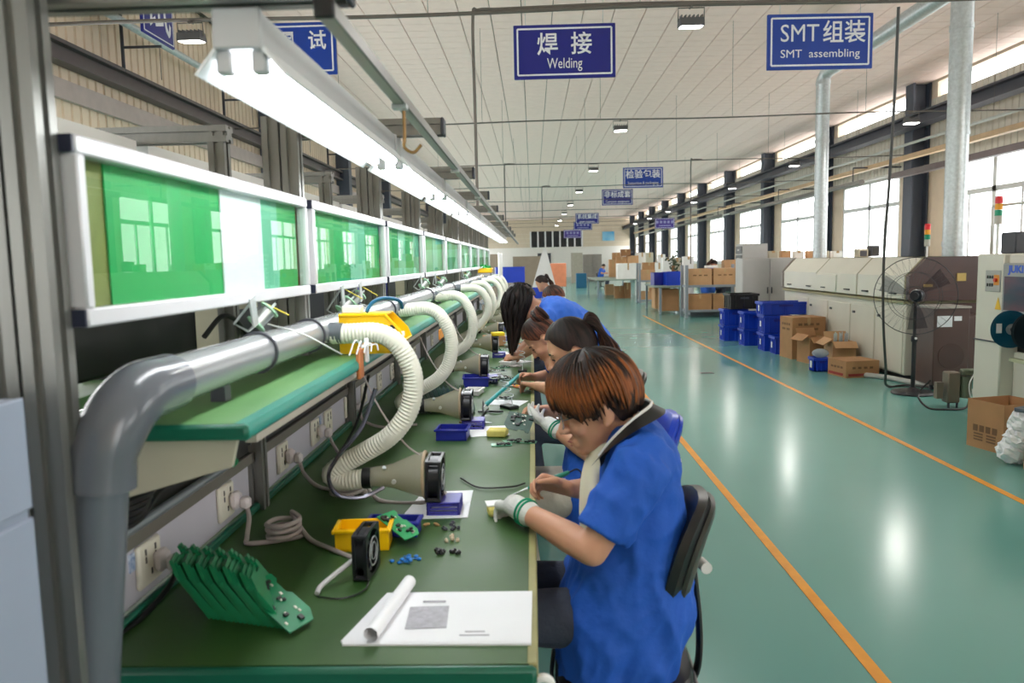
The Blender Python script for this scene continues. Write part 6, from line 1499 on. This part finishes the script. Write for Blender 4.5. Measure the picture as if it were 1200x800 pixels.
        if hk == 'bun':
            paths, rs = [], []
            for k in range(14):
                ph = k * .45; P = []
                for j in range(14):
                    t = j / 13 * 6.28; rad = .046 + .010 * math.sin(k * 1.7)
                    P.append(K(-.078 + .03 * math.sin(k * 2.1) * .5 + .016 * math.cos(t * .5 + k), rad * math.cos(t + ph), .105 + rad * .75 * math.sin(t + ph)))
                paths.append(P); rs.append([.013] * 14)
            mb, at_ = lock(paths, rs, 6); h = mb.obj('hair_bun', HAIRS['brown'], o); strand_attr(h, at_)
        if hk == 'long':
            paths, rs = [], []; 
            for k in range(150):
                a = rr.uniform(-3.1, 3.1); th = R(rr.uniform(25, 108 if 1.0 < abs(a) < 2.7 else 84)); w = 1.03
                p0 = K(-.004 + .106 * w * math.sin(th) * math.cos(a), .090 * w * math.sin(th) * math.sin(a), .032 + .108 * w * math.cos(th))
                p1 = p0 + V((rr.uniform(-.02, .01) - .01, (p0.y - hy) * .25, -.07)); zb = g('hairlow', .9) + rr.uniform(-.04, .10)
                x_ = p0.x * .6 + g('hairx', hx) * .4
                P = [p0, p1, V((x_, p1.y * .7 + hy * .3 + rr.uniform(-.01, .01), (p1.z + zb) / 2)), V((x_ * .4 + g('hairx', hx) * .6, hy + (p1.y - hy) * .6 + rr.uniform(-.02, .02), zb))]
                paths.append(bez(P, 4)); N = len(paths[-1]); rs.append([.011 if i < N * .7 else .011 * (1 - (i - N * .7) / (N * .36)) for i in range(N)])
            mb, at_ = lock(paths, rs, 6); h = mb.obj('long_hair', hm, o); strand_attr(h, at_)
    if root_rot or loc:
        o.rotation_euler = (0, 0, root_rot)
        if loc: o.location = loc
    return o, K, nk, f

# --- the nearest worker
W1 = dict(pelvis=(.28, .52), spine=[(.20, .31, .145, .205), (.215, .45, .17, .215), (.252, .58, .175, .20), (.268, .72, .148, .182), (.278, .86, .126, .178), (.282, .955, .110, .185), (.272, 1.01, .085, .15), (.262, 1.055, .06, .082)], neck=(.252, 1.045),
          head=(.180, 1.10), pitch=15, hscale=1.10, sh=(.268, .165, .968), elL=(.138, -.215, .768), wrL=(-.045, .005, .805), dL=(-.42, .85, -.18), nL=(-.1, -.25, -1), curlL=(38, 30, 20),
          elR=(.23, .235, .79), wrR=(.105, .165, .815), dR=(-.85, .10, .22), nR=(-.35, -.62, -.6), curlR=(48, 50, 30), knee=(-.13, .545), ankle=(-.06, .09), hair='bowl', haircol='bowl', gloves='L', vox=.005, cvox=.0075, sleeve=.80, jsm=5)
p1, K1, nk1, f1 = person('woman with short orange dyed hair and blue jacket soldering at bench front', 2.10, W1)
# collar, piping, undershirt and glasses
def collar(parent, y0, pts, w=.034):
    """dark band from the nape round the neck to the chest, with a white piping along its inner edge"""
    half = bez(pts, 6); inner = [V((p.x, y0 - p.y, p.z)) for p in half[::-1]] + [V((p.x, y0 + p.y, p.z)) for p in half[1:]]
    cx_ = V((.245, y0, 0)); outer, low = [], []
    for p in inner:
        r = V((p.x - cx_.x, p.y - y0, 0)); r = r.normalized() if r.length > 1e-4 else V((1, 0, 0))
        outer.append(p + r * w * .95 + V((0, 0, -w * .5))); low.append(p - r * .008 + V((0, 0, -.03)))
    n = len(inner); mb = MB(); mb.add(inner + outer + low, [(i, i + 1, n + i + 1, n + i) for i in range(n - 1)] + [(i, 2 * n + i, 2 * n + i + 1, i + 1) for i in range(n - 1)])
    mb.obj('collar', BLACK, parent); mb = MB(); mb.tube([p + V((0, 0, .002)) for p in inner], .0042, 6); mb.obj('collar_piping', WHITE, parent)
collar(p1, 2.10, [(.322, 0, 1.105), (.305, .058, 1.102), (.255, .094, 1.075), (.203, .098, 1.026), (.168, .088, .978)], .04)
mb = MB(); mb.ell((.158, 2.10, .80), (.040, .105, .17), n=18, m=12); mb.ell((.19, 2.1, .95), (.045, .07, .09), n=14, m=10); blob('undershirt', mb, .008, CREAM, p1, 4)
mb = MB()
for s in (-1, 1):
    c_ = K1(.107, s * .034, -.006); mb.tube([K1(.107 - .006 * abs(math.cos(t)), s * .034 + .024 * math.cos(t), -.006 + .019 * math.sin(t)) for t in [2 * math.pi * k / 20 for k in range(20)]], .0014, 6, closed=True)
    mb.tube([K1(.101, s * .058, 0), K1(.06, s * .080, .004), K1(-.005, s * .087, .004)], .0014, 6)
mb.tube([K1(.110, -.010, -.002), K1(.114, 0, .0), K1(.110, .010, -.002)], .0014, 6); mb.obj('glasses', mat('thin_glasses', (150, 150, 150), .2, .7), p1)
mb = MB(); mb.box((.205, 1.903, .925), (.022, .004, .022), rot=M.Rotation(R(20), 3, 'X'), bev=.002); mb.obj('jacket_button', mat('navy_button', (20, 50, 120), .4), p1)

# --- second worker with ponytail
W2 = dict(pelvis=(.30, .53), spine=[(.23, .36, .13, .19), (.25, .48, .15, .2), (.265, .60, .148, .19), (.272, .74, .135, .172), (.275, .88, .118, .172), (.27, .975, .104, .18), (.258, 1.03, .082, .145), (.248, 1.075, .058, .08)], neck=(.236, 1.07),
          head=(.160, 1.128), pitch=20, hscale=1.04, sh=(.255, .165, .985), elL=(.222, -.215, .75), wrL=(.072, -.04, .822), dL=(-.62, .74, .18), nL=(.1, .35, .9), curlL=(22, 25, 20),
          elR=(.17, .25, .81), wrR=(.045, .20, .845), dR=(-.86, -.34, .05), nR=(.1, -.5, -.85), curlR=(45, 45, 30), knee=(-.10, .55), ankle=(-.03, .09), hair='ponytail', gloves='L', vox=.007, cvox=.010, sleeve=.7, trousers=TROUB)
p2, K2, nk2, f2 = person('woman with ponytail and white glove holding a green board, second at bench', 3.14, W2)
u_ = V((-.85, .3, .15)).normalized(); n_ = V((.15, -.75, .62)); n_ = (n_ - u_ * n_.dot(u_)).normalized(); w_ = n_.cross(u_)
pcb('dark green board held in the second worker\'s white glove', 99, (.0, 3.14, .858), M((u_, w_, n_)).transposed(), .115, .085, mat('pcb_black_green', (28, 72, 58)), True)
# --- third worker with bun
W3 = dict(pelvis=(.36, .54), spine=[(.31, .40, .13, .19), (.32, .52, .148, .2), (.31, .64, .145, .188), (.28, .76, .132, .172), (.24, .87, .118, .172), (.195, .945, .104, .178), (.165, .985, .082, .14), (.145, 1.015, .058, .08)], neck=(.135, 1.01),
          head=(.055, 1.062), pitch=46, hscale=1.0, sh=(.18, .165, .945), elL=(.12, -.235, .80), wrL=(.01, -.06, .80), dL=(-.7, .65, .05), nL=(-.1, -.2, -1), curlL=(40, 40, 25),
          elR=(.10, .24, .81), wrR=(.0, .14, .82), dR=(-.8, -.3, .1), nR=(0, -.6, -.7), curlR=(45, 45, 30), knee=(-.05, .56), ankle=(.02, .09), hair='bun', haircol='brown', vox=.008, cvox=.011, sleeve=.72)
person('woman with brown hair bun bending low over bench, third worker', 4.35, W3)
# --- fourth worker: long hair, leaning far forward
W4 = dict(pelvis=(.50, .80), spine=[(.56, .70, .12, .185), (.50, .80, .135, .19), (.42, .92, .13, .178), (.33, 1.03, .12, .17), (.235, 1.10, .112, .172), (.145, 1.145, .10, .178), (.085, 1.16, .08, .14), (.05, 1.17, .056, .08)], neck=(.03, 1.175), hemskip=0,
          head=(-.07, 1.205), pitch=44, hscale=1.08, sh=(.11, .17, 1.12), elL=(.02, -.22, .92), wrL=(-.10, -.05, .81), dL=(-.8, .5, -.1), nL=(0, -.2, -1), elR=(.0, .22, .93), wrR=(-.12, .10, .82), dR=(-.8, -.4, -.1), nR=(0, -.3, -1),
          knee=(.42, .46), ankle=(.48, .09), hair='long', hairlow=.86, hairx=-.17, vox=.009, cvox=.012, sleeve=.75, jacket=JACK2)
person('woman with long black hair hanging over bench, leaning in light blue jacket', 5.6, W4)
# --- further workers
W5 = dict(W3); W5.update(head=(.20, 1.15), pitch=30, neck=(.26, 1.08), spine=[(.36, .42, .13, .19), (.36, .54, .148, .2), (.35, .66, .145, .188), (.33, .78, .132, .172), (.31, .89, .118, .172), (.29, .98, .104, .178), (.275, 1.035, .082, .14), (.265, 1.07, .058, .08)], sh=(.28, .165, .99), elL=(.2, -.22, .80), wrL=(.04, -.1, .80), elR=(.2, .22, .80), wrR=(.04, .14, .80), hair='cap', haircol='brown', vox=.014, cvox=.016)
person('worker with brown hair mostly hidden behind the leaning woman, fifth at bench', 7.0, W5)
W6 = dict(W2); W6.update(gloves='', hair='ponytail', vox=.013, cvox=.016, head=(.150, 1.13), jacket=JACK, hdy=0)
person('dark haired worker in profile at the far end of the bench', 12.6, W6)
W7 = dict(W5); W7.update(hair='cap', haircol='dark', vox=.018, cvox=.02)
person('far seated worker in blue across the aisle, left of the goods table', 0, W7, R(150), at(704, 338, z=0))
W8 = dict(W5); W8.update(hair='ponytail', haircol='dark', vox=.018, cvox=.02, jacket=JACK2)
person('worker in blue seated behind the boxes on the steel rack', 0, W8, R(200), V((4.62, 20.45, .16)))

# ------------------------------------------------------------------ chairs
CHF = mat('black_vinyl', (26, 26, 28), .35, 0, .06); CHB = mat('dark_shell', (58, 60, 56), .4, 0, .05)
def make_chair(label, fabric, shell):
    """task chair facing -X, seat centre above the origin"""
    o = T('task_chair', label, 'chair', (0, 0, 0)); zs = .41
    mb = MB(); rings = []
    for z, k in ((-.055, .9), (-.045, .98), (-.02, 1.0), (-.005, .96), (0, .85)):
        rings.append([V((.19 * k * math.copysign(abs(math.cos(t)) ** .55, math.cos(t)), .215 * k * math.copysign(abs(math.sin(t)) ** .55, math.sin(t)), zs + z)) for t in [2 * math.pi * i / 32 for i in range(32)]])
    mb.loft(rings); mb.obj('seat', fabric, o)
    mb = MB(); mb.loft([[V((.195 * k * math.copysign(abs(math.cos(t)) ** .55, math.cos(t)), .22 * k * math.copysign(abs(math.sin(t)) ** .55, math.sin(t)), zs + z)) for t in [2 * math.pi * i / 32 for i in range(32)]] for z, k in ((-.085, .8), (-.07, .97), (-.056, .98))]); mb.obj('seat_shell', shell, o)
    mb = MB(); mb.tube([V((.2 * math.copysign(abs(math.cos(t)) ** .55, math.cos(t)), .226 * math.copysign(abs(math.sin(t)) ** .55, math.sin(t)), zs - .062)) for t in [2 * math.pi * i / 32 for i in range(32)]], .007, 6, closed=True); mb.obj('seat_piping', mat('grey_piping', (120, 120, 118), .5), o)
    def back(mb, t0, t1, k):
        rings = []
        for d, s in ((t0, .86 * k), (t0 + (t1 - t0) * .25, .98 * k), (t0 + (t1 - t0) * .75, .98 * k), (t1, .86 * k)):
            rg = []
            for i in range(36):
                t = 2 * math.pi * i / 36; w = .185 * s * math.copysign(abs(math.cos(t)) ** .7, math.cos(t)); h = .165 * s * math.copysign(abs(math.sin(t)) ** .75, math.sin(t))
                rg.append(V((.150 + d + .30 * h - .05 * (w / .185) ** 2, w, .71 + h)))
            rings.append(rg)
        mb.loft(rings)
    mb = MB(); back(mb, 0, .05, 1); mb.obj('backrest', fabric, o)
    mb = MB(); back(mb, .045, .068, .9); mb.obj('back_shell', shell, o)
    mb = MB(); mb.tube(bez([(.05, 0, zs - .09), (.17, 0, zs - .09), (.21, 0, zs - .06), (.218, 0, zs + .06), (.20, 0, .66)], 5), .02, 8, ry=.5); mb.obj('back_arm', CHF, o)
    mb = MB(); mb.cyl((.215, -.03, .68), (.225, -.075, .68), .016, n=12); mb.obj('knob', WHITE, o)
    mb = MB(); mb.cyl((0, 0, .10), (0, 0, zs - .08), .025, n=12); mb.cyl((0, 0, .06), (0, 0, .22), .035, n=12); mb.obj('gas_column', CHF, o)
    for i in range(5):
        a = 2 * math.pi * i / 5 + .3; e = V((math.cos(a), math.sin(a), 0))
        mb = MB(); mb.tube([V((0, 0, .11)) + e * .03, V((0, 0, .10)) + e * .15, V((0, 0, .075)) + e * .27], [.024, .02, .015], 8); l = mb.obj('base_leg', CHF, o)
        mb = MB(); s = V((-e.y, e.x, 0))
        for q in (-1, 1): mb.cyl(e * .275 + V((0, 0, .026)) + s * (q * .012 - .008), e * .275 + V((0, 0, .026)) + s * (q * .012 + .008), .026, n=12)
        mb.cyl(e * .275 + V((0, 0, .05)), e * .275 + V((0, 0, .08)), .006, n=6); mb.obj('castor', BLACK, l)
    return o
c1 = make_chair('black task chair of the nearest worker, backrest behind her blue jacket', CHF, CHB); put(c1, (.235, 2.10, -.015), R(-3))
c2 = make_chair('task chair with bright blue backrest under the second worker', BLUEP, BLUEP); put(c2, (.345, 3.12, .0), R(6))
c3 = dup(c1, (.38, 4.35, .0), R(4), 'black task chair under the third worker with the bun')
c4 = dup(c1, (.37, 7.0, 0), R(-6), 'black task chair of the fifth worker behind the leaning woman')
c5 = dup(c1, (.30, 12.6, 0), R(10), 'black task chair at the far end of the bench')
c6 = dup(c1, at(704, 338, z=0), R(150), 'dark task chair of the far seated worker across the aisle')
